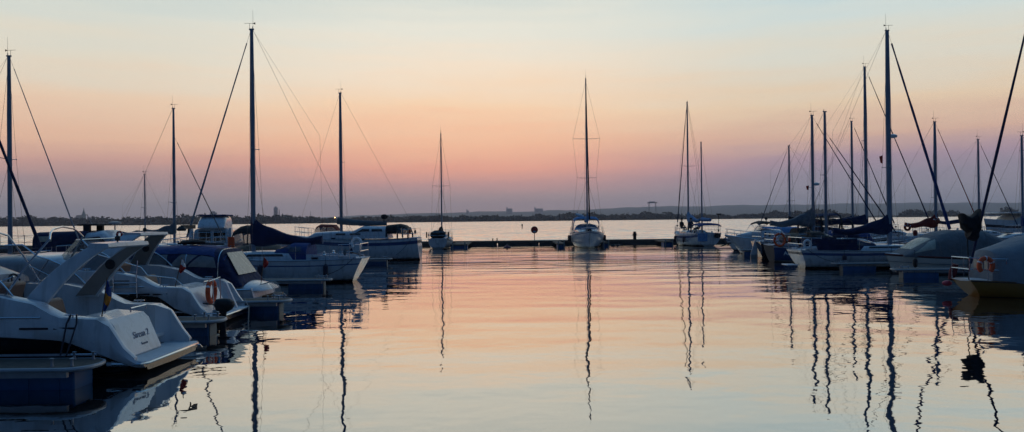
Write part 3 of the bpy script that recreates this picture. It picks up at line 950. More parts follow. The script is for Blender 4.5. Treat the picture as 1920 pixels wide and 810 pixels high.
# --- blue canopied motor boat
Yc = 22.9
L3 = empty('canopy_boat', (PX(502, Yc, 545), Yc, 0), PI, 'white motor boat under a long navy canopy, registration letters on its side', 'motor boat', BOATS)
h = Hull(7.4, 2.5, 0.6, 0.66, 1.0, draft=0.3, tf=0.82, rs=-0.15, rb=0.9, g=0.35)
h.build(L3, [ANTI, BLACK, WHITE, WHITE], None, boot=0.3, n=26)
h.deck(L3)
h.rail(L3, STEEL, 0.02, 'rub_rail', dz=-0.03)
MB().loft([[(x, w * math.cos(a), z + hh * math.sin(a)) for a in [PI * j / 12 for j in range(13)]] for x, w, z, hh in ((-0.22, 0.35, 0.5, 0.02), (-0.12, 0.75, 0.5, 0.1), (0.2, 0.98, 0.52, 0.2), (0.7, 1.02, 0.55, 0.25))]).build('stern_moulding', WHITE, L3)
ca = Arch([(0.42, 1.04, 0.64, 0.72), (0.72, 1.06, 0.64, 1.2), (1.05, 1.04, 0.64, 1.72), (2.1, 1.02, 0.64, 1.82), (3.2, 1.02, 0.66, 1.8), (3.9, 1.0, 0.7, 1.62), (4.8, 0.9, 0.75, 1.1), (5.1, 0.85, 0.76, 0.85)], 4.2)
co = ca.build('canopy', CNAVY, L3, sub=4)
MB().loft([[(0.55, -0.62, 0.98), (0.55, 0.9, 0.98), (0.54, 0.9, 0.985), (0.54, -0.62, 0.985)], [(0.96, -0.5, 1.62), (0.96, 0.72, 1.62), (0.95, 0.72, 1.625), (0.95, -0.5, 1.625)]]).build('rear_window', VINYLC, co)
ca.shell('canopy_top_trim', CBLUE, co, 0.95, 3.5, 0.225, 0.775, off=0.004, th=0.015)
for sd in (0, 1):
    for q in ([(1.15, 0.08), (1.25, 0.2), (1.62, 0.22), (1.98, 0.08)], [(2.05, 0.08), (1.72, 0.22), (2.2, 0.22), (2.5, 0.08)], [(2.6, 0.08), (2.6, 0.22), (3.1, 0.22), (3.1, 0.08)], [(3.25, 0.08), (3.25, 0.2), (3.7, 0.2), (4.2, 0.09)]):
        ca.patch('window', VINYLD, co, [(x, 1 - v if sd else v) for x, v in q])
for x in (1.1, 2.05, 3.18):
    ca.shell('canopy_hoop', STEEL, co, x - 0.012, x + 0.012, nx=1, off=0.0, th=0.012)
text('registration', 'POLO60FHD', 0.15, L3, (1.35, 1.262, 0.44), (PI / 2, 0, PI), TEXTM, bold=0.003)
h2 = MB()
h2.tube([(3.2, 1.2, 0.7), (3.5, 1.2, 0.85), (4.5, 1.14, 0.92), (6, 0.8, 1.1), (7.2, 0.1, 1.3)], 0.013, 6)
h2.tube([(3.2, -1.2, 0.7), (3.5, -1.2, 0.85), (4.5, -1.14, 0.92), (6, -0.8, 1.1), (7.2, -0.1, 1.3)], 0.013, 6)
h2.build('grab_rail', STEEL, L3)
tr = Arch([(4.6, 0.9, 0.7, 1.0), (5.4, 0.8, 0.75, 1.05), (6.6, 0.4, 0.9, 1.1)], 3)
tr.build('foredeck', WHITE, L3)
MB().tube([(1.2, 0.3, 1.86), (2.6, 0.2, 1.9), (2.8, -0.4, 1.88)], 0.03, 6).blob((2.2, 0.1, 1.93), (0.4, 0.3, 0.08)).build('folded_cover', CBLACK, L3)
flag(L3, 0.12, 0.25, 0.66, 0.85, REDP, None, lean=-0.1, size=(0.14, 0.28))
hp = MB()
for i in range(6):
    y = 0.55 - 0.12 * i
    hp.tube([(0.05, y, 0.66), (-0.2, y, 0.74), (-0.36, y + 0.02, 0.55), (-0.45, y + 0.05, 0.2), (-0.5, y + 0.05, -0.05)], 0.011, 5)
hp.build('mooring_line', ROPE, L3)
MB().bb(-0.3, -0.02, -0.6, 0.6, 0.28, 0.34).build('bathing_platform', TEAK, L3, bevel=0.01)

# --- sailing yacht with the navy sail cover (left foreground row)
S4, h4 = sailboat('white sloop with navy sail cover and the tallest mast on the left side', 32.0, 686, (468, 56, 475), L=7.9, B=2.75,
                  fr=(0.98, 0.95, 1.2), rs=0.55, rb=0.7, tf=0.66, stripe=(0.2, 0.245), canvas=CBLUE, bh=1.62, boomfrac=0.62, cover=(CNAVY, 0.95, 0.3), furl=ALU, furl_r=0.045,
                  spread=((0.46, 0.5),), mastr=0.1, fend=(1.4, 4.0, 5.6), cabh=0.38, hood_h=0.42, twin_back=True)
horseshoe(S4, (0.6, -1.0, 1.55), 0.2, m=WPAINT)
MB().bb(0.1, 0.32, 0.5, 0.9, 1.3, 1.55).build('stern_box', WHITE, S4, bevel=0.02)

# --- motor sailer
M5, h5 = sailboat('white motor sailer with dark blue band, wheelhouse and black canopy at its stern', 49.0, 789, (636, 175, 640), L=8.2, B=3.0, name='motor_sailer',
                  fr=(1.42, 1.3, 1.6), rs=-0.1, rb=0.7, tf=0.78, stripe=(0.36, 0.16), cab=False, hood=False, cockpit=False, bh=2.25, boomfrac=0.0, spread=((0.52, 0.6),), mastr=0.1,
                  mast_base=1.5, twin_back=False, wire=0.006)
a5 = cabin(M5, 3.4, 7.4, 1.05, 0.6, 1.4, 0.5, fs=0.7, wins=((3.7, 4.4, 0.06, 0.14), (4.7, 5.3, 0.06, 0.14)))
w5 = Arch([(1.95, 1.1, 1.38, 1.5), (2.1, 1.08, 1.38, 2.18), (3.6, 1.0, 1.38, 2.2), (4.35, 0.9, 1.38, 1.86), (4.4, 0.9, 1.38, 1.6)], 5)
w5o = w5.build('wheelhouse', WHITE, M5)
for q in sides([(2.3, 0.08), (2.35, 0.17), (3.0, 0.17), (3.0, 0.08)]) + sides([(3.15, 0.08), (3.15, 0.17), (3.6, 0.17), (4.05, 0.08)]):
    w5.patch('window', GLASSD, w5o, q)
c5 = Arch([(0.55, 1.15, 1.38, 1.5), (0.75, 1.12, 1.38, 2.15), (1.3, 1.12, 1.38, 2.3), (2.1, 1.08, 1.5, 2.22)], 4)
c5o = c5.shell('cockpit_canopy', CBLACK, M5, 0.7, 2.1, 0.2, 0.8)
for x in (0.68, 1.35, 2.05):
    c5.shell('canopy_hoop', RUBBER, M5, x - 0.05, x + 0.05, nx=1, th=0.02)
for q in sides([(0.75, 0.03), (0.78, 0.2), (1.3, 0.2), (1.3, 0.03)]):
    c5.patch('canopy_window', VINYL, M5, q)
for q in sides([(1.42, 0.03), (1.42, 0.2), (2.0, 0.2), (2.0, 0.03)]):
    c5.patch('canopy_window', CBLACK, M5, q)
sc5 = MB().tube([(5.35, 0, 2.55), (4.4, 0, 2.42), (3.2, 0, 2.36), (2.2, 0, 2.34)], [0.24, 0.2, 0.17, 0.14], 10).build('sail_cover', CGREY, M5)
MB().bb(3.2, 3.9, -0.5, 0.5, 2.2, 2.27).build('roof_hatch', CGREY, M5, bevel=0.02)
MB().blob((2.35, 0.1, 2.78), (0.22, 0.22, 0.16), jit=0.15).tube([(2.35, 0.1, 2.2), (2.35, 0.1, 2.78)], 0.015, 5).build('black_pennant', CBLACK, M5)

# --- boats behind the left row
RBo = empty('canopy_boat', (PX(640, 57), 57, 0), PI, 'small boat with red trimmed clear canopy behind the motor sailer', 'motor boat', BOATS)
hh = Hull(5.6, 2.3, 0.9, 0.9, 1.15, tf=0.8, rs=0)
hh.build(RBo, [ANTI, NAVY, WHITE, REDP], (0.05, 0.14)); hh.deck(RBo)
aa = Arch([(0.1, 1.0, 0.9, 1.7), (0.25, 0.95, 0.9, 2.25), (1.6, 0.95, 0.9, 2.3), (2.1, 0.9, 0.9, 1.7)], 3.2)
aa.shell('canopy', CRED, RBo, 0.15, 1.75, 0.28, 0.72)
for x in (0.15, 0.9, 1.75):
    aa.shell('canopy_hoop', CRED, RBo, x - 0.03, x + 0.03, nx=1)
aa.shell('canopy_window', VINYL, RBo, 0.2, 1.7, 0.02, 0.27, th=0.01)
aa.shell('canopy_window', VINYL, RBo, 0.2, 1.7, 0.73, 0.98, th=0.01)

bx0 = PX(505, 41)
KB = empty('canopy_boat', (bx0, 41, 0), PI, 'dark canopied boat with an upright orange lifebuoy just left of the tall mast', 'motor boat', BOATS)
hh = Hull(6.2, 2.4, 0.95, 0.95, 1.2, tf=0.8, rs=0)
hh.build(KB, [ANTI, NAVY, NAVY, WHITE], (0.05, 0.14)); hh.deck(KB, DECKG)
aa = Arch([(-0.0, 1.0, 0.95, 1.7), (0.25, 0.98, 0.95, 2.2), (1.3, 0.98, 0.95, 2.36), (2.0, 0.9, 0.95, 1.9)], 3)
aa.shell('canopy', CBLACK, KB, 0.05, 1.7, 0.2, 0.8)
for x in (0.1, 0.85, 1.7):
    aa.shell('canopy_hoop', RUBBER, KB, x - 0.025, x + 0.025, nx=1)
aa.shell('canopy_window', VINYL, KB, 0.2, 1.6, 0.02, 0.22, th=0.01)
hz = MB().tube([(1.62, 1.22, 1.15), (1.62, 1.22, 1.75)], 0.17, 12).build('lifebuoy', ORANGE, KB)
cc = Arch([(-2.3, 0.5, 0.9, 1.0), (-1.9, 0.8, 0.9, 1.3), (-0.6, 0.95, 0.9, 1.55), (0.0, 0.9, 0.9, 1.4)], 2.4)
BR = empty('covered_boat', (PX(545, 38.2), 38.2, 0), PI, 'low dinghy under a brown tarpaulin behind the navy sail cover', 'boat', BOATS)
hh = Hull(3.6, 1.7, 0.85, 0.8, 1.0, tf=0.8, rs=0)
hh.build(BR, [ANTI, NAVY, CREAM, NAVY], (0.05, 0.14)); hh.deck(BR)
Arch([(0.05, 0.6, 0.82, 0.95), (0.6, 0.8, 0.8, 1.35), (1.8, 0.85, 0.8, 1.45), (3.0, 0.5, 0.85, 1.2), (3.5, 0.1, 0.95, 1.0)], 2.3).build('tarpaulin', CBROWN, BR)

# houseboat, seen over the canopies
HB = empty('flybridge_boat', (PX(412, 58), 56, 0), R(100), 'white flybridge boat with slanted upper windows and pale railings, beyond the left berths', 'flybridge boat', BOATS)
hh = Hull(8.5, 3.1, 1.0, 1.0, 1.4, tf=0.9, rs=0, g=0.35, p=3)
hh.build(HB, [ANTI, NAVY, WHITE, BLUEH], (0.08, 0.2)); hh.deck(HB)
a = Arch([(0.9, 1.3, 0.95, 1.9), (1.0, 1.32, 0.95, 2.1), (5.5, 1.25, 1.0, 2.1), (6.2, 1.1, 1.1, 1.4)], 7)
ao = a.build('cabin', CLBLUE if 0 else WHITE, HB)
MB().bb(0.87, 0.93, -0.95, -0.1, 1.1, 1.85).build('window', GLASSD, ao)
MB().bb(0.87, 0.93, 0.1, 0.95, 1.1, 1.9).build('window', GLASSD, ao)
for q in sides([(1.5, 0.1), (1.5, 0.2), (3.0, 0.2), (3.0, 0.1)]) + sides([(3.4, 0.1), (3.4, 0.2), (4.9, 0.2), (5.2, 0.1)]):
    a.patch('window', GLASSD, ao, q)
a = Arch([(0.5, 0.95, 2.1, 2.2), (0.9, 1.0, 2.1, 2.75), (1.4, 1.0, 2.1, 3.05), (3.6, 0.95, 2.1, 3.05), (4.3, 0.85, 2.1, 2.2)], 5)
ao = a.build('flybridge', WHITE, HB)
MB().loft([[(0.86, -0.75, 2.3), (0.86, 0.75, 2.3), (0.84, 0.75, 2.31), (0.84, -0.75, 2.31)], [(1.22, -0.7, 2.92), (1.22, 0.7, 2.92), (1.2, 0.7, 2.93), (1.2, -0.7, 2.93)]]).build('window', CLBLUE, ao)
MB().bb(1.0, 3.8, -1.0, 1.0, 3.04, 3.12).build('roof', CBLUE, ao, bevel=0.02)
rl = MB()
for i in range(6):
    y = -1.25 + 0.5 * i
    rl.tube([(0.15, y, 1.0), (0.15, y, 1.8)], 0.02, 6)
for z in (1.4, 1.8):
    rl.tube([(0.15, -1.3, z), (0.15, 1.3, z)], 0.02, 6)
rl.build('stern_railing', STEEL, HB)
MB().bb(0.3, 0.9, -1.5, -1.3, 1.0, 2.1).build('side_screen', WHITE, HB, bevel=0.03)
MB().bb(0.3, 0.9, 1.3, 1.5, 1.0, 2.1).build('side_screen', WHITE, HB, bevel=0.03)

# boats on the far side of the left pier: bows towards +X
def farside(label, Y, stern_X, mast_top, **kw):
    mX, H = pt(mast_top[0], mast_top[1], Y)
    mXb = PX(mast_top[2] if len(mast_top) > 2 else mast_top[0], Y)
    sx = mXb - kw.pop('ms', 4.2) if stern_X is None else stern_X
    return sailboat(label, Y, None, (mXb - sx, H), stern=(sx, Y), head=0.0, **kw)


farside('white sloop with thick mast at the far left edge', 33, None, (12, 106, 19), L=7.6, B=2.7, furl=ALU, furl_r=0.03, spread=((0.48, 0.6),), mastr=0.1,
        cover=None, boomfrac=0.8, hood=False, fr=(0.85, 0.85, 1.05), bh=1.5)
LX1, hl1 = sailboat('white yacht with furled dark blue headsail slanting up out of the left edge', 27, None, (4.6, 10.6), stern=(PX(92, 27, 470) - 8.3, 27), head=0.0, L=8.4, B=2.8,
         furl=CNAVY, furl_r=0.055, cover=(CNAVY, 0.5, 0.25), hood=False, fr=(0.8, 0.8, 0.98), mastr=0.1)
farside('yacht with slim raked mast and grey sail bundle behind the radar arches', 47, None, (318, 204, 327), L=7.4, B=2.5, furl=WIRE, furl_r=0.035, spread=((0.3, 0.55),), mastr=0.085,
        cover=(CGREY, 0.55, 0.2), boomfrac=0.45, bh=1.95, hood=False, frac=0.8, fr=(0.9, 0.9, 1.1), ms=4.0)
farside('small distant sloop with a short thin mast left of the raked mast', 62, None, (271, 328, 272), L=6.0, B=2.1, furl=None, spread=((0.5, 0.4),), mastr=0.05, hood=False, rails=False, boomfrac=0.6, bh=1.7,
        cover=(CGREY, 0.2, 0.15), ms=3.2)

# navy canvas cabin boat
NB = empty('cabin_cruiser', (PX(88, 38), 38, 0), 0, 'cabin cruiser with navy cockpit tent and antenna bar on its roof', 'motor boat', BOATS)
hh = Hull(7.4, 2.7, 0.95, 0.95, 1.25, tf=0.88, rs=0, g=0.35)
hh.build(NB, [ANTI, NAVY, WHITE, WHITE], (0.05, 0.14)); hh.deck(NB); pulpit(NB, hh, 0.6, 0.99)
a = Arch([(0.02, 1.2, 0.9, 2.05), (0.1, 1.2, 0.9, 2.13), (2.3, 1.2, 0.9, 2.18), (2.5, 1.2, 0.9, 2.15)], 7)
ao = a.build('cockpit_tent', CNAVY, NB)
for q in sides([(0.25, 0.06), (0.25, 0.17), (0.95, 0.17), (0.95, 0.06)]):
    a.patch('window', VINYLC, ao, q)
a = Arch([(2.45, 1.18, 0.9, 2.1), (3.2, 1.15, 0.9, 2.2), (4.1, 1.05, 0.95, 1.6), (5.8, 0.7, 1.0, 1.45), (6.6, 0.2, 1.1, 1.2)], 5)
ao = a.build('cabin', WHITE, NB)
for q in sides([(2.6, 0.1), (2.6, 0.17), (3.2, 0.17), (3.7, 0.1)]):
    a.patch('window', GLASSD, ao, q)
rb_ = MB().bb(2.2, 2.5, -0.7, -0.5, 2.15, 2.45).bb(2.2, 2.5, 0.5, 0.7, 2.15, 2.45).bb(1.9, 2.9, -0.7, 0.7, 2.42, 2.5)
rb_.build('antenna_bar', RUBBER, ao, bevel=0.01)
MB().tube([(2.3, 0, 2.45), (2.1, 0, 2.8), (2.0, 0, 3.0)], 0.02, 6).lathe((3.3, 0.2, 2.2), [(0.03, 0), (0.03, 0.28), (0.3, 0.3), (0.3, 0.38), (0.1, 0.42)], 14).build('radar_scanner', GALV, ao)
NBb = horseshoe(NB, (4.15, -1.0, 1.98), 0.12, full=True, m=REDP)

# --- boats along the far pier
C1, hc1 = sailboat('small sloop moored stern-on at the left part of the far pier', 66, None, (3.0, pt(825, 251, 69)[1]), stern=(PX(820, 66), 66.0), head=R(88), L=6.0, B=2.05,
                   fr=(0.9, 0.85, 1.05), tf=0.8, hood=False, mastr=0.085, wire=0.009, spread=((0.48, 0.8),), boomfrac=0.5, bh=1.6, cover=(CBLACK, 0.3, 0.2), mats=[ANTI, BLACK, WHITE, NAVY], stripe=(0.05, 0.12))
MB().blob((0.5, 0, 1.25), (0.5, 0.75, 0.4), jit=0.12).build('cockpit_cover', CBLACK, C1)
for sd in (1, -1):
    MB().tube([(0.1, sd * 0.95, 1.0), (0.1, sd * 0.95, 1.5)], 0.06, 8).build('stern_fender', TEAK, C1)
text('lettering', 'Ala', 0.16, C1, (-0.06 + 0.02, 0.0, 0.42), (PI / 2, 0, -PI / 2), TEXTM)
C2, hc2 = sailboat('white yacht moored bow-on at the far pier under a pale blue canopy', 64, None, (4.4, pt(1099, 148, 68)[1]), stern=(PX(1096, 72.3), 72.3), head=R(-92.2), L=8.0, B=3.05,
                   fr=(1.3, 1.2, 1.5), tf=0.75, hood=True, canvas=CLBLUE, hood_h=0.6, mastr=0.1, wire=0.008, spread=((0.34, 0.85), (0.6, 1.2)), boomfrac=0.7, bh=2.3, cover=(CLBLUE, 0.5, 0.25),
                   furl=CBLACK, furl_r=0.06, mats=[ANTI, NAVY, WHITE, BLUEH], stripe=(0.12, 0.18), gear=True, fend=(2.6, 4.4), radar=None)
cn = Arch([(0.9, 1.25, 1.3, 2.3), (1.2, 1.25, 1.3, 2.7), (2.9, 1.2, 1.3, 2.7), (3.5, 1.05, 1.3, 2.1)], 5)
cn.shell('canopy', CLBLUE, C2, 1.1, 3.1, 0.17, 0.83)
for x in (1.1, 2.1, 3.05):
    cn.shell('canopy_hoop', CLBLUE, C2, x - 0.04, x + 0.04, nx=1)
cn.shell('canopy_window', VINYL, C2, 1.15, 3.0, 0.02, 0.17, th=0.01)
cn.shell('canopy_window', VINYL, C2, 1.15, 3.0, 0.83, 0.98, th=0.01)
MB().tube([(1.9, -0.9, 2.95), (2.1, -0.2, 2.75)], 0.11, 8).build('rolled_cloth', WPAINT, C2)
MB().lathe((7.8, 0, 1.42), [(0.05, 0), (0.17, 0.05), (0.17, 0.2), (0.05, 0.26)], 12).build('bow_roller', RUBBER, C2)
K3, hk3 = sailboat('two-masted ketch with blue sail covers and people aboard at the far pier', 66, None, (4.1, pt(1286, 191, 69.5)[1]), stern=(PX(1331, 65.8), 65.8), head=R(103), L=6.7, B=2.7,
                   fr=(1.15, 1.0, 1.25), tf=0.8, hood=False, mastr=0.1, wire=0.008, spread=((0.5, 0.8),), boomfrac=0.55, bh=2.2, cover=(CLBLUE, 0.9, 0.25), furl=CNAVY, furl_r=0.05, stripe=(0.12, 0.3),
                   mats=[ANTI, NAVY, WHITE, BLUEH], gear=False, name='ketch', fend=(2.2, 4.2))
mz = pt(1313, 263, 66)[1]
m2 = MB().tube([(1.45, 0, 1.1), (1.45, 0, mz)], [0.08, 0.055], 8).build('mizzen_mast', ALU, K3)
MB().tube([(1.45, 0, 2.35), (0.1, -0.1, 2.3)], [0.19, 0.14], 8).build('sail_cover', CLBLUE, K3)
for sd in (1, -1):
    MB().tube([(1.3, sd * 1.2, 1.1), (1.45, sd * 0.5, mz * 0.6), (1.45, 0, mz - 0.1)], 0.007, 4).build('shroud', WIRE, K3)
bi = Arch([(-0.2, 1.15, 1.3, 1.75), (0.1, 1.15, 1.3, 1.95), (1.2, 1.15, 1.3, 2.0), (1.5, 1.1, 1.3, 1.8)], 4)
bi.shell('bimini', CBLUE, K3, -0.1, 1.3, 0.2, 0.8, th=0.05)
MB().bb(-0.04, 0.04, 0.25, 1.15, 0.45, 1.15).build('stern_board', CLBLUE, K3, bevel=0.02)
MB().lathe((-0.12, -0.65, 0.72), [(0.06, 0), (0.24, 0.06), (0.26, 0.2), (0.24, 0.36), (0.08, 0.44)], 12).build('round_fender', RUBBER, K3)
MB().tube([(0.3, -1.0, 1.2), (0.3, -1.0, 2.75)], 0.02, 6).box((0.3, -1.0, 2.8), (0.1, 0.4, 0.1)).build('antenna_post', RUBBER, K3)

# --- right row
R1 = empty('motor_cruiser', (PX(1500, 52.5), 52.5, 0), PI, 'white motor cruiser with pointed bow, anchor and small black bimini', 'motor cruiser', BOATS)
hh = Hull(PX(1500, 52.5) - PX(1359, 52.5), 2.7, 0.8, 0.95, 1.28, tf=0.9, rs=0, rb=1.3, g=0.4, p=2.6)
hh.build(R1, [ANTI, NAVY, WHITE, WHITE], (0.05, 0.14)); hh.deck(R1); pulpit(R1, hh, 0.55, 0.99, hh=0.45)
hh.rail(R1, STEEL, 0.02)
a = Arch([(1.2, 1.1, 0.9, 1.2), (1.6, 1.1, 0.95, 1.65), (2.6, 1.0, 1.0, 1.72), (3.6, 0.6, 1.1, 1.5), (4.4, 0.2, 1.2, 1.3)], 4)
ao = a.build('cabin', WHITE, R1)
bi = Arch([(1.9, 1.0, 1.5, 2.0), (2.0, 1.0, 1.5, 2.12), (2.8, 1.0, 1.5, 2.2), (3.2, 0.95, 1.5, 2.05)], 4)
bi.shell('bimini', CBLACK, R1, 1.95, 3.15, 0.22, 0.78, th=0.05)
bp = MB()
for sd in (1, -1):
    bp.tube([(2.4, sd * 0.95, 1.2), (1.95, sd * 0.9, 2.02)], 0.014, 5)
    bp.tube([(2.4, sd * 0.95, 1.2), (3.1, sd * 0.9, 2.05)], 0.014, 5)
    bp.tube([(3.7, sd * 0.8, 1.2), (3.1, sd * 0.9, 2.05)], 0.014, 5)
bp.build('bimini_frame', STEEL, R1)
aw = a.S
MB().loft([[(3.0, -0.85, 1.55), (3.0, 0.85, 1.55), (3.01, 0.85, 1.56), (3.01, -0.85, 1.56)], [(2.6, -0.8, 1.95), (2.6, 0.8, 1.95), (2.61, 0.8, 1.96), (2.61, -0.8, 1.96)]]).build('windscreen', GLASS, R1)
Lr = hh.L
MB().tube([(Lr - 0.1, 0, 1.2), (Lr + 0.02, 0, 0.95), (Lr - 0.25, 0, 0.7), (Lr + 0.3, 0, 0.5)], 0.035, 6).tube([(Lr - 0.35, -0.2, 0.75), (Lr - 0.2, 0, 0.6), (Lr - 0.35, 0.2, 0.75)], 0.045, 6).build('anchor', RUBBER, R1)
MB().tube([(2.4, 0.2, 2.15), (2.4, 0.2, 2.5)], 0.03, 6).blob((2.4, 0.2, 2.38), 0.1).build('radar_scanner', RUBBER, R1)

S6, h6 = sailboat('sloop with white raked rudder and pale grey sail cover in the right row', 47.5, 1416, (1521, 217, 1525), left=False, L=8.3, B=2.7, fr=(1.0, 0.95, 1.15), tf=0.68, rs=0.3,
                  mats=[ANTI, NAVY, NAVY, WHITE], stripe=(0.05, 0.12), cover=(CGREY, 1.0, 0.3), bh=2.0, boomfrac=0.75, furl=CNAVY, furl_r=0.04, mastr=0.095, rudder=True, spread=((0.4, 0.4),), radar=0.42, canvas=CBLACK, flags=True)
S7, h7 = sailboat('dark hulled sailing boat with name letters and round orange lifebuoy on its stern', 42.5, 1440, (1543, 210, 1549), left=False, L=7.6, B=2.5, fr=(0.95, 0.9, 1.1), tf=0.68, rs=0.2,
                  mats=[ANTI, WHITE, BLUEH, WHITE], stripe=(0.05, 0.12), transom=0, cover=None, bh=1.5, boomfrac=0.6, furl=CNAVY, furl_r=0.04, frac=0.85, mastr=0.085, spread=((0.5, 0.4),), canvas=CBLACK, hood_h=0.5, gear=False)
horseshoe(S7, (0.3, -1.0, 1.25), 0.3, full=True, th=0.06)
text('lettering', 'ALTA', 0.3, S7, (0.8, -1.2, 0.42), (PI / 2, 0, 0), WPAINT, bold=0.004)
MB().blob((1.3, 0, 1.25), (0.7, 0.6, 0.35), jit=0.1).build('cockpit_cover', CBROWN, S7)
MB().blob((4.4, 0, 1.4), (0.75, 0.4, 0.35), jit=0.1).build('sail_bag', CNAVY, S7)

S8, h8 = sailboat('white sloop with blue stripe, navy boom cover and the tallest mast on the right', 37.0, 1487, (1660, 58, 1668), left=False, L=8.0, B=2.7, fr=(0.9, 0.86, 1.05), tf=0.7,
                  rs=0.45, stripe=(0.22, 0.1), cover=(CNAVY, 0.85, 0.22), bh=1.72, boomfrac=0.6, furl=CBLUE, furl_r=0.075, mastr=0.125, spread=((0.36, 0.45),), hood=True, canvas=CNAVY, hood_h=0.25, cabh=0.3, flags=True,
                  fend=(1.9, 4.1), twin_back=True, radar=0.5)
for sd in (1, -1):
    MB().prism([(0.75, 0.9), (0.55, 1.42), (2.6, 1.44), (2.6, 0.9)], 1, sd * 1.14 - 0.015, sd * 1.14 + 0.015).build('weather_cloth', CNAVY, S8)
horseshoe(S8, (0.3, -1.0, 1.2), 0.16, m=WPAINT)
MB().bb(-0.45, 0.1, -0.4, 0.4, 0.14, 0.2).build('stern_platform', WPAINT, S8, bevel=0.02)

# grey covered launch
G9 = empty('covered_launch', (PX(1659, 32.8) + 5.6, 32.8, 0), PI, 'launch wholly covered by a grey canopy with slanted clear front window', 'motor boat', BOATS)
hh = Hull(5.6, 2.4, 0.75, 0.72, 0.86, tf=0.85, rs=0, rb=0.35, g=0.45, p=3.2)
hh.build(G9, [ANTI, ANTIG, CREAM, ANTI], (0.02, 0.07)); hh.deck(G9)
hh.rail(G9, mat('strake_red', (0.12, 0.02, 0.015), 0.6), 0.035, 'rubbing_strake', dz=-0.01)
hh.rail(G9, ANTIG, 0.012, 'lower_strake', dz=-0.3)
a = Arch([(0.4, 0.85, 0.7, 0.9), (0.75, 0.95, 0.7, 1.45), (1.7, 1.0, 0.7, 1.85), (2.9, 1.02, 0.7, 1.86), (3.6, 1.0, 0.7, 1.72), (4.3, 0.95, 0.72, 1.35), (5.1, 0.7, 0.75, 0.86)], 3.4)
ao = a.build('canopy', CGREY, G9, sub=5)
for q in sides([(3.95, 0.08), (3.85, 0.3), (4.1, 0.31), (4.8, 0.1)]) + [[(3.95, 0.36), (3.95, 0.64), (4.75, 0.64), (4.75, 0.36)]]:
    a.patch('window', VINYLC, ao, q)
for x in (0.9, 1.75, 2.9, 3.75):
    a.shell('canopy_seam', mat('canvas_seam', (0.18, 0.19, 0.2), 0.8), ao, x - 0.012, x + 0.012, nx=1, th=0.012)
fender(G9, 4.9, 1.12, 0.72, 0.4, 0.09, RUBBER)

# yellow boat
Y9 = empty('sailboat', (13.8, 23.4, 0), 0, 'yellow hulled yacht with pale tent, orange horseshoe buoy and black cloth on a pole', 'sailboat', BOATS)
hy = Hull(8.8, 2.5, 0.52, 0.5, 0.8, draft=0.4, tf=0.4, tm=0.38, rs=0.5, rb=0.6)
hy.build(Y9, [ANTI, YELLOW, YELLOW, ANTI], (0.0, 0.035), n=30)
hy.deck(Y9, DECKW)
hy.rail(Y9, TEAK, 0.02, 'toe_rail')
a = Arch([(0.62, 0.6, 0.5, 1.25), (0.72, 0.72, 0.5, 1.42), (1.3, 0.98, 0.45, 1.58), (2.0, 1.14, 0.43, 1.84), (2.9, 1.2, 0.43, 1.88), (4.2, 1.22, 0.43, 1.62), (5.6, 1.15, 0.5, 1.35), (6.8, 0.8, 0.55, 1.1)], 3.2)
ao = a.build('cockpit_tent', mat('canvas_pale', (0.19, 0.22, 0.25), 0.8, var=0.12, scale=3, bump=0.05, bscale=3), Y9, sub=4)
for q in sides([(1.55, 0.1), (1.6, 0.24), (2.35, 0.22), (2.3, 0.1)]):
    a.patch('window', VINYL, ao, q)
for i in range(3):
    y0_ = 0.27 * i - 0.42
    MB().bb(0.596, 0.612, y0_, y0_ + 0.18, 0.85, 1.12).build('rear_window', VINYLC, ao)
horseshoe(Y9, (0.3, -0.78, 0.98), 0.2, th=0.07)
pulpit(Y9, hy, 0.0, 0.11, hh=0.68, name='pushpit', bow=False, n=3)
lifelines(Y9, hy, 0.11, 0.8)
MB().tube([(0.05, -0.35, 0.5), (0.02, -0.35, 1.9)], 0.02, 6).build('stern_pole', RUBBER, Y9)
# black cloth: two upper lobes, waist and lower lobe
zc = [pt(1815, p, 23.4)[1] for p in (396, 404, 412, 422, 432, 438, 446)]
out_ = [(-0.40, 0), (-0.36, -.15), (-0.385, -.3), (-0.3, -.46), (-0.14, -.58), (-0.19, -.72), (-0.1, -.84), (0.06, -.86), (0.15, -.75), (0.18, -.6), (0.2, -.48), (0.23, -.3), (0.24, -.12), (0.2, .12), (0.12, .02), (0.02, -.06), (-0.1, -.1), (-0.24, -.06), (-0.33, .0)]
zt = zc[0] - 0.02
rings = []
for i, (sc_, yy) in enumerate(((0.6, -0.2), (0.9, -0.14), (1.0, -0.04), (0.97, 0.06), (0.88, 0.14), (0.6, 0.2))):
    rings.append([(0.09 + (x + 0.09) * sc_ + 0.02 * math.sin(j * 1.9 + i), -0.35 + yy + 0.025 * math.sin(j * 2.3), zt - 0.4 + (z + 0.36) * sc_ + 0.02 * math.cos(j * 1.7 + i)) for j, (x, z) in enumerate(out_)])
MB().loft(rings).build('black_cloth', CBLACK, Y9)
MB().tube([(0.2, 0.6, 0.95), (0.15, 0.65, 0.7), (0.1, 0.7, 0.45)], [0.09, 0.12, 0.08], 8).build('folded_cover', mat('canvas_maroon', (0.12, 0.012, 0.02), 0.8), Y9)
MB().blob((0.0, 0.72, 0.34), (0.16, 0.1, 0.09)).build('pink_fender', mat('fender_pink', (0.55, 0.06, 0.09), 0.5), Y9)
bsx, bsz = pt(1918, 80, 23.4)
x_, z_ = bsx - Y9.location.x, bsz
k_ = (12.2 - 0.9) / (z_ - 0.9)
MB().tube([(0.25, 0, 0.55), (0.32, 0, 1.0)], 0.008, 5).tube([(0.32 , 0, 1.0), (0.32 + (x_ - 0.32) * 0.5, 0.0, 1.0 + (z_ - 1.0) * 0.5 ), (x_, 0, z_), (0.3 + (x_ - 0.3) * k_, 0, 12.2)], [0.038, 0.045, 0.03, 0.03], 8).build('backstay', CNAVY, Y9)
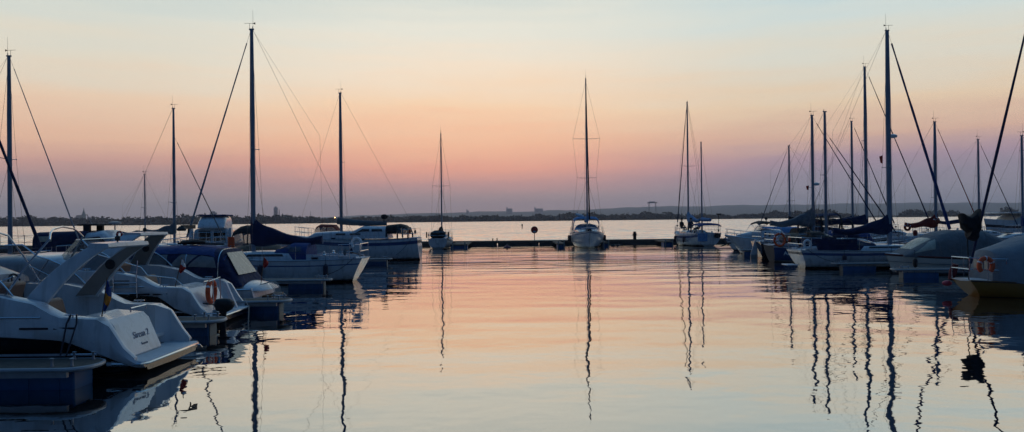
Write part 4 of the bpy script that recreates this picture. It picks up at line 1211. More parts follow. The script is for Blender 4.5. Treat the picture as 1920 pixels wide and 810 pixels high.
MB().tube([(0.3 + (x_ - 0.3) * k_ + 0.1, 0, 0.8), (0.3 + (x_ - 0.3) * k_ + 0.1, 0, 12.3)], 0.07, 10).build('mast', ALU, Y9)
# boats beyond the right pier
farx = dict(hood=False, rails=True)
def rightfar(label, Y, mast_top, ms, **kw):
    return farside(label, Y, None, mast_top, ms=ms, **kw)


def yback(label, Y, mast_top, ms, **kw):
    """bow to -X"""
    mX, H = pt(mast_top[0], mast_top[1], Y)
    mXb = PX(mast_top[2], Y)
    return sailboat(label, Y, None, (ms, H), stern=(mXb + ms, Y), head=PI, **kw)


yback('dark sloop with short slim mast and single crosstree, far beyond the black bimini', 61, (1478, 274, 1481), 4.4, L=7.2, B=2.3, mastr=0.075, spread=((0.35, 0.85),), gear=False, hood=True, canvas=CBLACK, cover=(CBLACK, 0.3, 0.2), bh=2.1,
      fr=(1.1, 1.0, 1.2), furl=CNAVY, furl_r=0.03, wire=0.006)
rightfar('yacht behind the right berths with a plain pale mast between the two tallest', 62, (1596, 228, 1599), 4.4, L=8.2, B=2.7, mastr=0.095, spread=((0.5, 0.4),), furl=CNAVY, furl_r=0.045, cover=(CNAVY, 0.5, 0.25), bh=1.9, fr=(1.1, 1, 1.2), radar=None, hood=False)
BL, hbl = rightfar('tall yacht with second highest mast on the right and a dark hooped canopy', 55, (1619, 126, 1625), 4.6, L=9.6, B=3.0, mastr=0.12, spread=((0.55, 0.35), (0.28, 0.4)), furl=CNAVY, furl_r=0.045, cover=(CNAVY, 0.5, 0.25), bh=2.0,
         fr=(1.2, 1.1, 1.3), hood=False)
a = Arch([(-0.0, 1.2, 1.2, 2.2), (0.4, 1.25, 1.2, 2.65), (2.2, 1.25, 1.2, 2.75), (3.2, 1.1, 1.3, 2.2)], 3.5)
for x0_, x1_ in ((0.0, 0.14), (0.8, 0.92), (2.2, 2.34), (3.06, 3.18)):
    a.shell('canopy_hoop', CBLACK, BL, x0_, x1_, nx=1)
a.shell('canopy', CNAVY, BL, 0.1, 2.4, 0.3, 0.7)
a.shell('canopy_skirt', CNAVY, BL, 0.1, 3.1, 0.0, 0.05)
a.shell('canopy_window', VINYL, BL, 0.3, 3.0, 0.06, 0.28, th=0.01)
rightfar('yacht with bright red sail cover and red lifebuoys beyond the grey covered launch', 52, (1751, 229, 1755), 4.6, L=8.0, B=2.7, mastr=0.11, spread=((0.32, 0.35),), furl=CRED, furl_r=0.035, cover=(CRED, 0.75, 0.26), bh=1.78, boomfrac=0.47, fr=(1.0, 0.9, 1.1),
         hood=False)
RB = bpy.context.scene.objects[-1]
rbx = [o for o in col.objects if o.get('label', '').startswith('yacht with bright red')][0]
horseshoe(rbx, (2.15, -0.95, 1.72), 0.17, th=0.08, m=CRED, full=True)
horseshoe(rbx, (4.15, -0.9, 2.12), 0.16, full=True, th=0.07, m=CRED)
MB().blob((2.75, -0.8, 1.3), (0.16, 0.14, 0.24)).build('red_bag', CRED, rbx)
rightfar('slim masted sloop just right of the black cloth', 60, (1834, 262, 1836), 4.2, L=7.6, B=2.4, mastr=0.085, spread=((0.6, 0.3),), furl=CNAVY, furl_r=0.035, cover=(CNAVY, 0.35, 0.2), bh=1.9, fr=(1, 0.9, 1.1), hood=False)
yback('sloop at the right edge with pennant line and short crosstrees', 50, (1916, 255, 1918), 4.4, L=7.8, B=2.5, mastr=0.085, spread=((0.85, 0.4),), furl=None, cover=(CBLUE, 0.4, 0.22), bh=1.8, fr=(1, 0.9, 1.1), hood=True, canvas=CBLACK)

# small craft filling the gap above the yellow boat
def skiff(label, px, Y, L, m1, cov, head=PI, hgt=0.5, rot=0.0, lib=None):
    o = empty('covered_boat', (PX(px, Y), Y, 0), head + rot, label, 'boat', BOATS)
    q = Hull(L, 2.0, 0.75, 0.7, 0.95, tf=0.8, rs=0, rb=0.8, g=0.45)
    q.build(o, [ANTI, NAVY, m1, BLUEH], (0.06, 0.14)); q.deck(o)
    a_ = Arch([(0.1, 0.7, 0.68, 0.8), (0.6, 0.85, 0.68, 0.75 + hgt), (L * 0.5, 0.85, 0.68, 0.8 + hgt), (L * 0.75, 0.55, 0.72, 1.0), (L * 0.95, 0.1, 0.85, 0.92)], 2.6)
    a_.build('boat_cover', cov, o)
    pulpit(o, q, 0.7, 0.99, hh=0.4)
    return o


skiff('small white boat with light blue cover, seen right above the yellow boat tent', 1905, 34, 5.0, WHITE, CLBLUE, hgt=0.6)
skiff('low motor boat with dark cover behind the black cloth', 1880, 43, 5.6, WHITE, CBLACK, hgt=0.5)
skiff('small boat with blue cover under the navy boom cover of the right row', 1640, 45.0, 5.2, WHITE, CBLUE, hgt=0.9)
skiff('pale covered boat between the black bimini and the grey sail cover', 1508, 56.5, 6.0, WHITE, CLBLUE, hgt=1.0)
skiff('white boat with pale cover at the far left edge', 70, 24.5, 5.4, WHITE, CGREY, hgt=0.35)
skiff('white boat with black cover behind the navy canopied boat', 330, 29.0, 5.4, WHITE, CBLACK, hgt=0.55)

# motor yacht, far right
MY = empty('motor_yacht', (PX(1849, 72) + 13.0, 72, 0), PI, 'large white motor yacht with brown window band at the far right edge', 'motor yacht', BOATS)
hh = Hull(13.2, 4.0, 1.7, 1.7, 2.1, tf=0.9, rs=0, rb=0.5, g=0.3, p=5, draft=0.6)
hh.build(MY, [ANTI, NAVY, WHITE, NAVY], (0.5, 0.75)); hh.deck(MY)
a = Arch([(1.5, 1.75, 1.6, 2.0), (1.6, 1.75, 1.6, 2.55), (10.5, 1.7, 1.7, 2.55), (11.6, 1.4, 1.7, 1.8)], 8)
ao = a.build('deckhouse', CREAM, MY)
for i in range(6):
    x = 3.2 + 1.25 * i
    for q in sides([(x, 0.1), (x, 0.2), (x + 1.05, 0.2), (x + 1.05, 0.1)]):
        a.patch('window', TEAK if i % 2 else GLASSD, ao, q)
MB().bb(1.2, 12.0, -1.9, 1.9, 2.62, 2.72).build('roof', WHITE, ao, bevel=0.03)
MB().bb(7.0, 7.1, -0.5, 0.5, 2.7, 3.2).tube([(7.0, 0, 2.7), (7.0, 0, 3.7)], 0.06, 8).blob((7.0, 0, 3.25), 0.22).build('radar_mast', RUBBER, ao)
pulpit(MY, hh, 0.5, 0.99, hh=0.7)
# ---------------------------------------------------------------- piers
PIERS = 'finger piers between the berths'


def finger(label, X0, X1, Y, w=0.7, tip=1, name='finger_pier', z=0.37, floats=((0.3, 1.35),), group=PIERS, ends=True):
    """runs along X from X0 (shore side) to X1 (tip)"""
    L = abs(X1 - X0)
    o = empty(name, (X1, Y, 0), 0 if X1 < X0 else PI, label, 'pier', group)
    # local +x = towards the root of the pier
    n = 8
    tipa = [(0.32 - 0.32 * math.sin(PI * j / n), -w / 2 * math.cos(PI * j / n)) for j in range(n + 1)]
    MB().prism(tipa + [(L, w / 2), (L, -w / 2)], 2, z - 0.07, z).build('deck', PLANK, o, bevel=0.01)
    MB().tube([(L, -w / 2 - 0.02, z - 0.03)] + [(x, y * 1.04, z - 0.03) for x, y in tipa] + [(L, w / 2 + 0.02, z - 0.03)], 0.035, 8).build('edge_rail', GALV, o)
    for a, b in floats:
        f = MB().bb(a, b, -w / 2 + 0.07, w / 2 - 0.22, -0.12, z - 0.09).build('float', FLOATB, o, bevel=0.03)
        if ends: MB().bb(a - 0.02, a, -w / 2 + 0.11, w / 2 - 0.26, -0.1, z - 0.13).build('float_end', FLOATE, f)
        s = MB()
        for i in range(5):
            x = a + (b - a) * (i + 0.5) / 5
            s.bb(x - 0.012, x + 0.012, -w / 2 + 0.058, w / 2 - 0.208, -0.1, z - 0.1)
        s.bb(a + 0.02, b - 0.02, -w / 2 + 0.06, w / 2 - 0.21, z - 0.15, z - 0.13)
        s.build('float_rib', FLOATB, f)
    MB().bb(0.3, L, -w / 2 + 0.06, -w / 2 + 0.12, z - 0.16, z - 0.07).bb(0.3, L, w / 2 - 0.12, w / 2 - 0.06, z - 0.16, z - 0.07).build('beam', GALV, o)
    for x in (0.25, 0.55):
        for sy in (-w / 2 + 0.12, w / 2 - 0.12):
            MB().lathe((x, sy, z), [(0.03, 0), (0.02, 0.05), (0.02, 0.1), (0.035, 0.12), (0.01, 0.13)], 8).build('bollard', GALV, o)
    MB().tube([(0.2, -w / 2 + 0.12, z + 0.08), (0.6, -w / 2 + 0.12, z + 0.08)], 0.014, 6).build('mooring_bar', STEEL, o)
    return o


LW = -16.4
finger('nearest finger pier at the lower left beside the large cruiser', LW, PX(174, 11.5, 690), 11.68, 0.82, floats=((0.28, 2.6), (4.6, 6.6)), ends=False)
finger('finger pier with blue float between the two cruisers', LW, PX(421, 16.9, 600), 16.9, 0.75, floats=((0.3, 1.25), (4, 5.5)))
finger('finger pier with long blue float in front of the navy canopied boat', LW, PX(545, 21.0, 553), 21.0, 0.75, floats=((0.3, 1.7), (4, 5.5)))
finger('finger pier with blue float in front of the navy covered sloop', LW, PX(622, 28.4, 527), 28.4, 0.7, floats=((0.3, 1.6), (4, 5.5)))
finger('finger pier with pale low float in front of the motor sailer', LW, PX(735, 43.5, 490), 43.5, 0.7, floats=((0.3, 1.6), (4, 5.5)))
RW = 24.4
finger('finger pier with blue float beside the blue striped sloop', RW, PX(1560, 34.9, 490), 34.9, 0.7, floats=((0.4, 1.9),))
finger('finger pier with blue float in front of the grey covered launch', RW, PX(1672, 30.6, 508), 30.6, 0.7, floats=((0.35, 1.75),))
finger('finger pier behind the dark hulled sailing boat', RW, 15.4, 44.9, 0.7)
finger('finger pier beside the motor cruiser with the anchor', RW, 15.0, 50.3, 0.7)


def pier(label, x0, x1, y0, y1, rails=None, z=0.46, n=None, along='x'):
    o = empty('main_pier', ((x0 + x1) / 2, (y0 + y1) / 2, 0), 0, label, 'pier', None)
    cx, cy = (x0 + x1) / 2, (y0 + y1) / 2
    hx, hy = (x1 - x0) / 2, (y1 - y0) / 2
    MB().bb(-hx, hx, -hy, hy, z - 0.08, z).build('deck', PLANK, o)
    ln = 2 * hx if along == 'x' else 2 * hy
    k = n or int(ln / 4)
    for i in range(k):
        a = -ln / 2 + ln * i / k + 0.06
        b = -ln / 2 + ln * (i + 1) / k - 0.06
        m = MB()
        if along == 'x':
            m.bb(a, b, -hy + 0.05, hy - 0.05, -0.3, z - 0.1)
        else:
            m.bb(-hx + 0.05, hx - 0.05, a, b, -0.3, z - 0.1)
        m.build('pontoon', CONC, o, bevel=0.03)
    e = MB()
    if along == 'x':
        e.bb(-hx, hx, -hy - 0.06, -hy - 0.002, z - 0.2, z - 0.02)
    else:
        e.bb(hx + 0.002, hx + 0.06, -hy, hy, z - 0.2, z - 0.02).bb(-hx - 0.06, -hx - 0.002, -hy, hy, z - 0.2, z - 0.02)
    e.build('fender_board', PLANK, o)
    return o


FP = pier('long low dark pier closing the marina basin, open water behind it', -62, 47, 72.5, 75.0)
pier('long walkway pier serving the left row of berths', -18.0, -16.4, 4, 72.3, along='y')
pier('long walkway pier serving the right row of berths', 24.4, 26.0, 14, 72.3, along='y')
# railing on the left part of the far pier
rp = empty('railing', (-48, 74.7, 0), 0, 'thin white cross-braced railing on the left part of the far pier', 'railing')
px_ = [i * 2.4 for i in range(-6, 8)]
for x in px_:
    MB().tube([(x, 0, 0.46), (x, 0, 1.5)], 0.03, 6).build('post', GALV, rp)
r_ = MB()
for z in (0.75, 1.42):
    r_.tube([(px_[0], 0, z), (px_[-1], 0, z)], 0.018, 5)
r_.build('rail', GALV, rp)
x_b = MB()
for a, b in zip(px_, px_[1:]):
    x_b.tube([(a, 0, 0.75), (b, 0, 1.42)], 0.01, 4).tube([(a, 0, 1.42), (b, 0, 0.75)], 0.01, 4)
x_b.build('cross_brace', WIRE, rp)


def stub(label, px, y0, y1, w=0.8):
    X = PX(px, y0)
    o = empty('short_pier', (X, y0, 0), 0, label, 'pier', 'short piers at the far pier')
    MB().bb(-w / 2, w / 2, 0, y1 - y0, 0.32, 0.42).build('deck', PLANK, o)
    MB().bb(-w / 2 + 0.03, w / 2 - 0.03, 0.1, 1.4, -0.1, 0.31).build('float', FLOATB, o, bevel=0.03)
    for sx in (-1, 1):
        MB().tube([(sx * w * 0.35, -0.03, -0.15), (sx * w * 0.35, -0.03, 0.62)], 0.055, 8).build('post', FLOATE, o)


stub('short pier with blue float right of the small stern-on sloop', 860, 65.5, 72.4, 1.5)
stub('short pier with two pale posts left of the bow-on yacht', 1052, 65.0, 72.4, 0.7)
stub('short pier with two pale posts left of the ketch', 1254, 68, 72.4, 0.9)
stub('short low pier right of the bow-on yacht', 1136, 66.5, 72.4, 0.6)

# round sign on the far pier
sx_, sz_ = pt(1002, 431, 73.2)
sg = empty('round_sign', (sx_, 73.2, 0.46), 0, 'round dark red sign with a small white shield on a thin post', 'sign')
MB().tube([(0, 0, 0), (0, 0, sz_ - 0.46)], 0.035, 8).build('post', GALV, sg)
dp = []
pl_ = MB()
pl_.loft([[(0.32 * math.cos(a), y, sz_ - 0.46 + 0.32 * math.sin(a)) for a in [2 * PI * j / 28 for j in range(28)]] for y in (-0.06, -0.04)])
plo = pl_.build('sign_plate', REDP, sg)
MB().tube([(0.32 * math.cos(a), -0.05, sz_ - 0.46 + 0.32 * math.sin(a)) for a in [2 * PI * j / 28 for j in range(29)]], 0.025, 6).build('sign_rim', mat('dark_red', (0.08, 0.01, 0.01), 0.5), plo)
MB().prism([(-0.13, -0.1), (0.13, -0.1), (0.14, -0.17), (0.06, -0.25), (-0.06, -0.25), (-0.14, -0.17)], 1, -0.075, -0.062).build('white_mark', mat('sign_grey', (0.35, 0.4, 0.48), 0.5), plo)
for v in bpy.data.objects['white_mark'].data.vertices:
    v.co.z += sz_ - 0.46

bx_, bz_ = pt(1190, 434, 73.3)
bo = empty('mooring_post', (bx_, 73.3, 0), 0, 'single thick dark post standing on the far pier', 'post')
MB().lathe((0, 0, 0), [(0.16, -0.3), (0.16, bz_ - 0.3), (0.2, bz_ - 0.28), (0.2, bz_ - 0.2), (0.14, bz_ - 0.18), (0.14, bz_ - 0.02), (0.06, bz_)], 12).build('post', RUBBER, bo)
MB().box((0, 0, bz_ - 0.35), (0.5, 0.1, 0.06)).build('cross_bar', RUBBER, bo)
for px in (924, 932):
    X, Z = pt(px, 449, 73.4)
    o = MB().lathe((0, 0, 0), [(0.06, 0), (0.05, 0.1), (0.05, 0.2), (0.09, 0.23), (0.03, 0.27)], 8).build('bollard', RUBBER)
    o.location = (X, 73.4, 0.46)
    tag(o, 'small black bollard on the far pier, one of a close pair', 'bollard', 'bollards on the far pier')
# mooring buoys floating in front of the far pier
X, Z = pt(951, 466, 67)
by = empty('mooring_buoy', (X, 67, 0), 0, 'dark red mooring buoy floating in front of the far pier', 'buoy')
MB().lathe((0, 0, 0), [(0.05, -0.2), (0.28, -0.05), (0.34, 0.05), (0.28, 0.16), (0.12, 0.2), (0.06, 0.3)], 14).build('float', mat('buoy_maroon', (0.14, 0.02, 0.05), 0.5), by)
MB().tube([(-0.08, 0, 0.28), (0, 0, 0.38), (0.08, 0, 0.28)], 0.015, 6).build('ring', GALV, by)
for i, (px, w) in enumerate(((1150, 0.5), (1160, 0.6))):
    X, Z = pt(px, 463, 69)
    o = empty('mooring_buoy', (X, 69 + i * 0.8, 0), 0, ['low black buoy nearer the bow-on yacht of two side by side', 'larger low black buoy with a stubby top, right of its twin'][i], 'buoy', 'black buoys beside the bow-on yacht')
    MB().lathe((0, 0, 0), [(0.05, -0.15), (w / 2 * 0.8, -0.05), (w / 2, 0.03), (w / 2 * 0.7, 0.12), (0.08, 0.16), (0.06, 0.26 + 0.1 * i)], 12).build('float', RUBBER, o)
X, Z = pt(979, 422, 222)
o = MB().lathe((0, 0, 0), [(0.12, -0.5), (0.12, 0.6), (0.22, 0.7), (0.22, 1.1), (0.05, 1.25)], 10).build('channel_marker', RUBBER)
o.location = (X, 222, 0)
tag(o, 'small dark channel marker standing out on the open water', 'marker')

# ---------------------------------------------------------------- people on the ketch
SKIN = mat('skin', (0.42, 0.25, 0.18), 0.55, var=0.06)
HAIR = mat('hair_dark', (0.02, 0.014, 0.01), 0.7)
TROU = mat('trousers_dark', (0.02, 0.025, 0.04), 0.9)


def person(loc, rz, label, jacket, sit=False):
    """one skinned body: pelvis at the origin of the skeleton, feet at z=0"""
    root = empty('person', loc, rz, label, 'person', 'people on board the ketch')
    hz_ = 0.5 if sit else 0.92
    V = [(0, 0, hz_), (0, 0, hz_ + 0.2), (0, 0, hz_ + 0.42), (0, 0, hz_ + 0.54), (0.02, 0, hz_ + 0.62), (0.03, 0, hz_ + 0.72), (0.02, 0, hz_ + 0.79)]
    Rr = [0.15, 0.13, 0.15, 0.06, 0.07, 0.1, 0.07]
    E = [(0, 1), (1, 2), (2, 3), (3, 4), (4, 5), (5, 6)]
    for sd in (1, -1):
        n = len(V)
        V += [(0, sd * 0.17, hz_ + 0.44), (0.04, sd * 0.24, hz_ + 0.18), (0.24, sd * 0.2, hz_ + 0.04), (0.3, sd * 0.18, hz_ + 0.03)]
        Rr += [0.065, 0.05, 0.038, 0.03]
        E += [(2, n), (n, n + 1), (n + 1, n + 2), (n + 2, n + 3)]
        for q in range(5):
            b = len(V)
            if q == 4:
                V += [(0.31, sd * 0.15, hz_ + 0.06), (0.34, sd * 0.14, hz_ + 0.07)]
            else:
                V += [(0.36, sd * (0.155 + 0.018 * q), hz_ + 0.03), (0.4 - 0.008 * abs(q - 1.5), sd * (0.155 + 0.018 * q), hz_ + 0.005)]
            Rr += [0.009, 0.008]
            E += [(n + 3, b), (b, b + 1)]
        n = len(V)
        if sit:
            V += [(0.06, sd * 0.1, hz_ - 0.02), (0.46, sd * 0.13, hz_ + 0.0), (0.44, sd * 0.13, 0.08), (0.6, sd * 0.14, 0.04)]
        else:
            V += [(0, sd * 0.1, hz_ - 0.06), (0.03, sd * 0.12, 0.48), (-0.02, sd * 0.13, 0.08), (0.14, sd * 0.15, 0.04)]
        Rr += [0.1, 0.065, 0.045, 0.04]
        E += [(0, n), (n, n + 1), (n + 1, n + 2), (n + 2, n + 3)]
    me = bpy.data.meshes.new('body')
    me.from_pydata(V, E, [])
    o = bpy.data.objects.new('tmp_body', me)
    col.objects.link(o)
    sk = o.modifiers.new('skin', 'SKIN')
    for i, d in enumerate(o.data.skin_vertices[0].data if o.data.skin_vertices else []):
        d.radius = (Rr[i], Rr[i])
        d.use_root = (i == 0)
    su = o.modifiers.new('sub', 'SUBSURF')
    su.levels = su.render_levels = 1
    bpy.context.view_layer.update()
    bm_ = bpy.data.meshes.new_from_object(o.evaluated_get(bpy.context.evaluated_depsgraph_get()))
    bpy.data.objects.remove(o)
    for m in (SKIN, jacket, TROU, RUBBER):
        bm_.materials.append(m)
    for p in bm_.polygons:
        c = p.center
        p.use_smooth = True
        if c.z > hz_ + 0.53 or (c.x > 0.24 and c.z > hz_ - 0.05 and abs(c.y) > 0.1 and not sit) or (sit and c.z > hz_ - 0.03 and c.x > 0.27 and abs(c.y) > 0.135 and c.z > hz_ + 0.0): p.material_index = 0
        elif c.z > hz_ - 0.03 and c.x < 0.28: p.material_index = 1
        elif c.z > 0.1: p.material_index = 2
        else: p.material_index = 3
    b = bpy.data.objects.new('body', bm_)
    col.objects.link(b)
    b.parent = root
    MB().blob((0.0, 0, hz_ + 0.77), (0.115, 0.1, 0.1), nu=12, nv=8).build('hair', HAIR, root)
    fc = MB()
    fc.blob((0.135, 0, hz_ + 0.7), (0.02, 0.014, 0.022), nu=6, nv=4)
    fc.build('nose', SKIN, b)
    ey = MB()
    for sd in (1, -1):
        ey.blob((0.118, sd * 0.034, hz_ + 0.725), 0.012, nu=6, nv=4)
    ey.build('eyes', RUBBER, b)
    ea = MB()
    for sd in (1, -1):
        ea.blob((0.02, sd * 0.1, hz_ + 0.71), (0.02, 0.012, 0.03), nu=6, nv=4)
    ea.build('ears', SKIN, b)
    MB().blob((0.125, 0, hz_ + 0.655), (0.008, 0.025, 0.006), nu=6, nv=4).build('mouth', mat('lips', (0.3, 0.1, 0.09), 0.6), b)
    return root


kr = K3.matrix_basis
def onk(x, y, z):
    return tuple(kr @ Vector((x, y, z)))


person(onk(5.3, 0.1, 1.12), R(-60), 'person in a dark jacket sitting near the bow of the ketch', mat('jacket_black', (0.02, 0.02, 0.025), 0.9), sit=True)
person(onk(2.9, 0.35, 1.15), R(-120), 'person in dark clothes sitting between the two masts of the ketch', mat('jacket_navy', (0.02, 0.03, 0.06), 0.9), sit=True)
person(onk(2.2, -0.1, 1.05), R(180), 'person in a maroon top sitting close beside the smaller mast of the ketch', mat('jacket_maroon', (0.08, 0.02, 0.025), 0.9), sit=True)

# ---------------------------------------------------------------- far shore
SH = 1200.0
FOREST = mat('foliage_far', (0.02, 0.027, 0.018), 0.95, var=0.5, scale=0.12)
LAND = mat('shore_grass', (0.03, 0.032, 0.02), 0.95, var=0.3, scale=0.01)
HILLM = mat('hill_forest', (0.05, 0.065, 0.04), 0.95, var=0.35, scale=0.004)
ld_ = MB()
n = 80
rows = []
for i in range(n + 1):
    X = -3500 + 7500 * i / n
    jit = 12 * math.sin(i * 1.7) + 8 * math.sin(i * 0.61)
    rows.append([(X, SH - 4 + jit * 0.3, -0.8), (X, SH + 3 + jit * 0.3, 0.6), (X, SH + 60, 1.6), (X, SH + 1200, 4), (X, 7600, 6), (X, 7600, -0.8)])
ld_.loft(rows)
tag(ld_.build('far_shore', LAND), kind='structure')

prof = [(-700, 400), (-300, 402), (0, 406), (18, 403), (45, 404), (60, 402), (80, 404), (92, 408), (105, 404), (120, 402), (140, 407), (160, 406), (180, 402), (200, 407), (240, 406), (270, 405), (300, 404), (330, 404), (360, 399), (400, 400), (425, 400), (450, 404), (470, 401),
        (510, 400), (540, 401), (570, 404), (600, 405), (640, 408), (680, 405), (720, 402), (760, 404), (800, 402), (850, 403), (900, 402), (950, 403), (990, 404), (1003, 400), (1020, 401), (1030, 403), (1060, 398), (1100, 397), (1150, 401), (1200, 397),
        (1240, 396), (1270, 399), (1300, 402), (1320, 399), (1345, 400), (1375, 403), (1400, 400), (1425, 398), (1440, 395), (1480, 394), (1505, 396), (1520, 390), (1535, 391), (1558, 391), (1572, 396), (1590, 399), (1606, 403), (1612, 406)]


def treetop(px):
    return interp(prof, px)[0]


def wood(name, pxs, top_fn, rows_, step, seed, dens=1.0):
    r = random.Random(seed)
    mb = MB()
    for row in range(rows_):
        Y = SH + 8 + row * 16
        px = pxs[0]
        while px < pxs[1]:
            X = PX(px, Y, 415)
            top = pt(px, top_fn(px), Y)[1]
            if top > 2.5:
                hgt = top * (0.74 + 0.13 * (math.sin(px * 0.13 + row) + math.sin(px * 0.31 + 2 * row)) + r.uniform(-0.04, 0.12)) * (1 if row else 0.85)
                w = r.uniform(4.5, 9.5)
                k = r.choice((3, 4, 5))
                for q in range(k):
                    z = hgt * (0.25 + 0.7 * q / (k - 1)) - w * 0.25
                    sc_ = w * (1 - 0.45 * (q / (k - 1)) ** 2) * r.uniform(0.65, 1.0)
                    cx, cy = X + r.uniform(-2, 2), Y + r.uniform(-3, 3)
                    # ragged leaf clump
                    mb.blob((cx, cy, z), (sc_ * 0.7, sc_ * 0.6, min(sc_ * 0.55, hgt * 0.3)), nu=6, nv=4, jit=0.28)
                for q in range(5):
                    mb.blob((X + r.uniform(-w, w) * 0.7, Y + r.uniform(-3, 3), hgt * r.uniform(0.5, 1.0)), r.uniform(0.5, 1.4), nu=4, nv=3, jit=0.4)
            px += step * r.uniform(0.5, 1.5) / dens
    return tag(mb.build(name, FOREST, smooth=False), kind='stuff')


wood('far_wood', (-700, 1612), treetop, 3, 4.2, 3)
prof2 = [(1612, 406), (1620, 403), (1650, 405), (1685, 402), (1690, 396), (1705, 391), (1715, 389), (1728, 389), (1738, 393), (1745, 396), (1750, 391), (1758, 389), (1765, 392), (1775, 396), (1785, 391), (1795, 395), (1802, 401), (1835, 402), (1842, 396), (1850, 402), (1875, 395), (1882, 386), (1890, 385), (1900, 388), (1906, 395), (1960, 400), (2100, 396), (2600, 398)]
wood('far_grove', (1686, 1804), lambda p: interp(prof2, p)[0], 2, 4.0, 5)
wood('far_copse', (1838, 1910), lambda p: interp(prof2, p)[0], 2, 4.5, 6)
wood('far_thicket', (1950, 2600), lambda p: interp(prof2, p)[0], 2, 6, 8)

hp_ = [(300, 409), (600, 408), (680, 404), (740, 401), (800, 400), (860, 398), (950, 396), (1000, 397), (1040, 394), (1100, 393), (1150, 391), (1180, 388), (1250, 387), (1350, 386), (1400, 384), (1500, 384), (1560, 382), (1650, 381), (1750, 380), (1850, 380), (2000, 379), (2600, 384)]
hm = MB()
rows = []
for i in range(140):
    px = 300 + 2300 * i / 139
    Y = 5600
    X, _ = pt(px, 405, Y)
    z = max(6, pt(px, interp(hp_, px)[0], Y)[1] + 2.5 * math.sin(i * 0.9) + 1.5 * math.sin(i * 2.3))
    rows.append([(X, 4300, 2), (X, 4800, 4 + z * 0.45 + 3 * math.sin(i * 1.3)), (X, 5200, z * 0.8 + 3 * math.sin(i * 0.7)), (X, Y, z), (X, 6400, z * 0.7), (X, 7400, 3)])
hm.loft(rows, closed=False, cap=False)
tag(hm.build('hills', HILLM), kind='structure')

# distant buildings
BRICK = mat('far_brick', (0.2, 0.15, 0.12), 0.9, scale=0.1)
PALE = mat('far_concrete', (0.35, 0.35, 0.35), 0.8, scale=0.1)


def far(px, py, Y, label, cat, name):
    X, Z = pt(px, py, Y)
    return empty(name, (X, Y, 1.5), 0, label, cat), Z - 1.5


o, H_ = far(157, 389, 2600, 'tall pointed church spire rising over the wood at the far left', 'church', 'church')
MB().lathe((0, 0, 0), [(7, 0), (7, H_ * 0.55), (7.6, H_ * 0.56), (4.5, H_ * 0.66), (2.0, H_ * 0.8), (0.3, H_)], 8).build('spire', mat('copper_green', (0.12, 0.22, 0.2), 0.7), o, smooth=False)
MB().bb(-26, -7.5, -7, 7, 0, 22).prism([(-7, 22), (7, 22), (0, 32)], 0, -26, -7.5).build('nave', BRICK, o, smooth=False)
o, H_ = far(400, 396, 2600, 'squat pale tower block showing over the wood behind the flybridge boat', 'building', 'tower_block')
b_ = MB().bb(-9, 9, -8, 8, 0, H_ * 0.9).bb(-4, 4, -5, 5, H_ * 0.9 + 0.01, H_).build('wall', PALE, o, smooth=False)
for i in range(4):
    MB().bb(-7, 7, -8.06, -8.01, H_ * 0.4 + i * 3.4, H_ * 0.4 + i * 3.4 + 1.4).build('window', GLASSD, b_)
o, H_ = far(517, 389, 2800, 'tall pale high-rise tower above the tree line right of the tall left mast', 'building', 'high_rise')
b_ = MB().bb(-6, 6, -6, 6, 0, H_).bb(-3, 3, -3, 3, H_ + 0.01, H_ + 4).build('wall', PALE, o, smooth=False)
for i in range(6):
    MB().bb(-5, 5, -6.06, -6.01, H_ * 0.35 + i * 4.5, H_ * 0.35 + i * 4.5 + 1.5).build('window', GLASSD, b_)
o, H_ = far(523.5, 393, 2800, 'slim chimney immediately right of the high-rise tower', 'chimney', 'chimney')
MB().lathe((0, 0, 0), [(2, 0), (1.5, H_), (1.2, H_ + 0.1)], 10).build('shaft', PALE, o)
o, H_ = far(582, 395, 2800, 'thin lattice mast over the wood left of the orange light', 'mast', 'radio_mast')
MB().lathe((0, 0, 0), [(1.6, 0), (1.0, H_ * 0.7), (0.3, H_)], 6).build('lattice', GALV, o)
for px, w, py, nm in ((955, 20, 391, 'wide grey block on the hill right of centre'), (1010, 28, 391, 'long low building on the hill with a stub tower at its left end'), (877, 9, 395, 'small block on the hill above the bollards')):
    o, H_ = far(px, py, 5000, nm, 'building', 'hill_building')
    b_ = MB().bb(-w, w, -12, 12, 0, H_).bb(-w, -w + 8, -6, 6, H_ + 0.01, H_ + 9).build('wall', PALE, o, smooth=False)
    for i in range(3):
        MB().bb(-w * 0.85, w * 0.85, -12.1, -12.02, H_ - 7 - i * 6, H_ - 5 - i * 6).build('window', GLASSD, b_)
o, H_ = far(1223, 381, 2400, 'harbour gantry crane with tall legs standing above the wood', 'crane', 'gantry_crane')
for x in (-11.5, -9.5, 10, 12):
    MB().tube([(x, 0, 0), (x * 0.96, 0, H_)], 0.7, 6).build('leg', GALV, o)
MB().bb(-15, 15, -2, 2, H_, H_ + 3.2).build('beam', GALV, o)
MB().bb(-10, 8, -1.5, 1.5, H_ + 3.21, H_ + 5.4).build('machine_house', PALE, o)
# lit lamp on the far shore
X, Z = pt(628, 408, 1180)
o = empty('shore_lamp', (X, 1180, 0), 0, 'single glowing orange lamp on the far shore', 'lamp')
MB().tube([(0, 0, -0.5), (0, 0, Z - 0.6)], 0.2, 6).build('post', GALV, o)
MB().blob((0, 0, Z), (0.75, 0.75, 0.75)).build('lamp_glass', mat('lamp_glow', (1, 0.5, 0.2), 0.5, emit=(1, 0.42, 0.16, 9.0)), o)

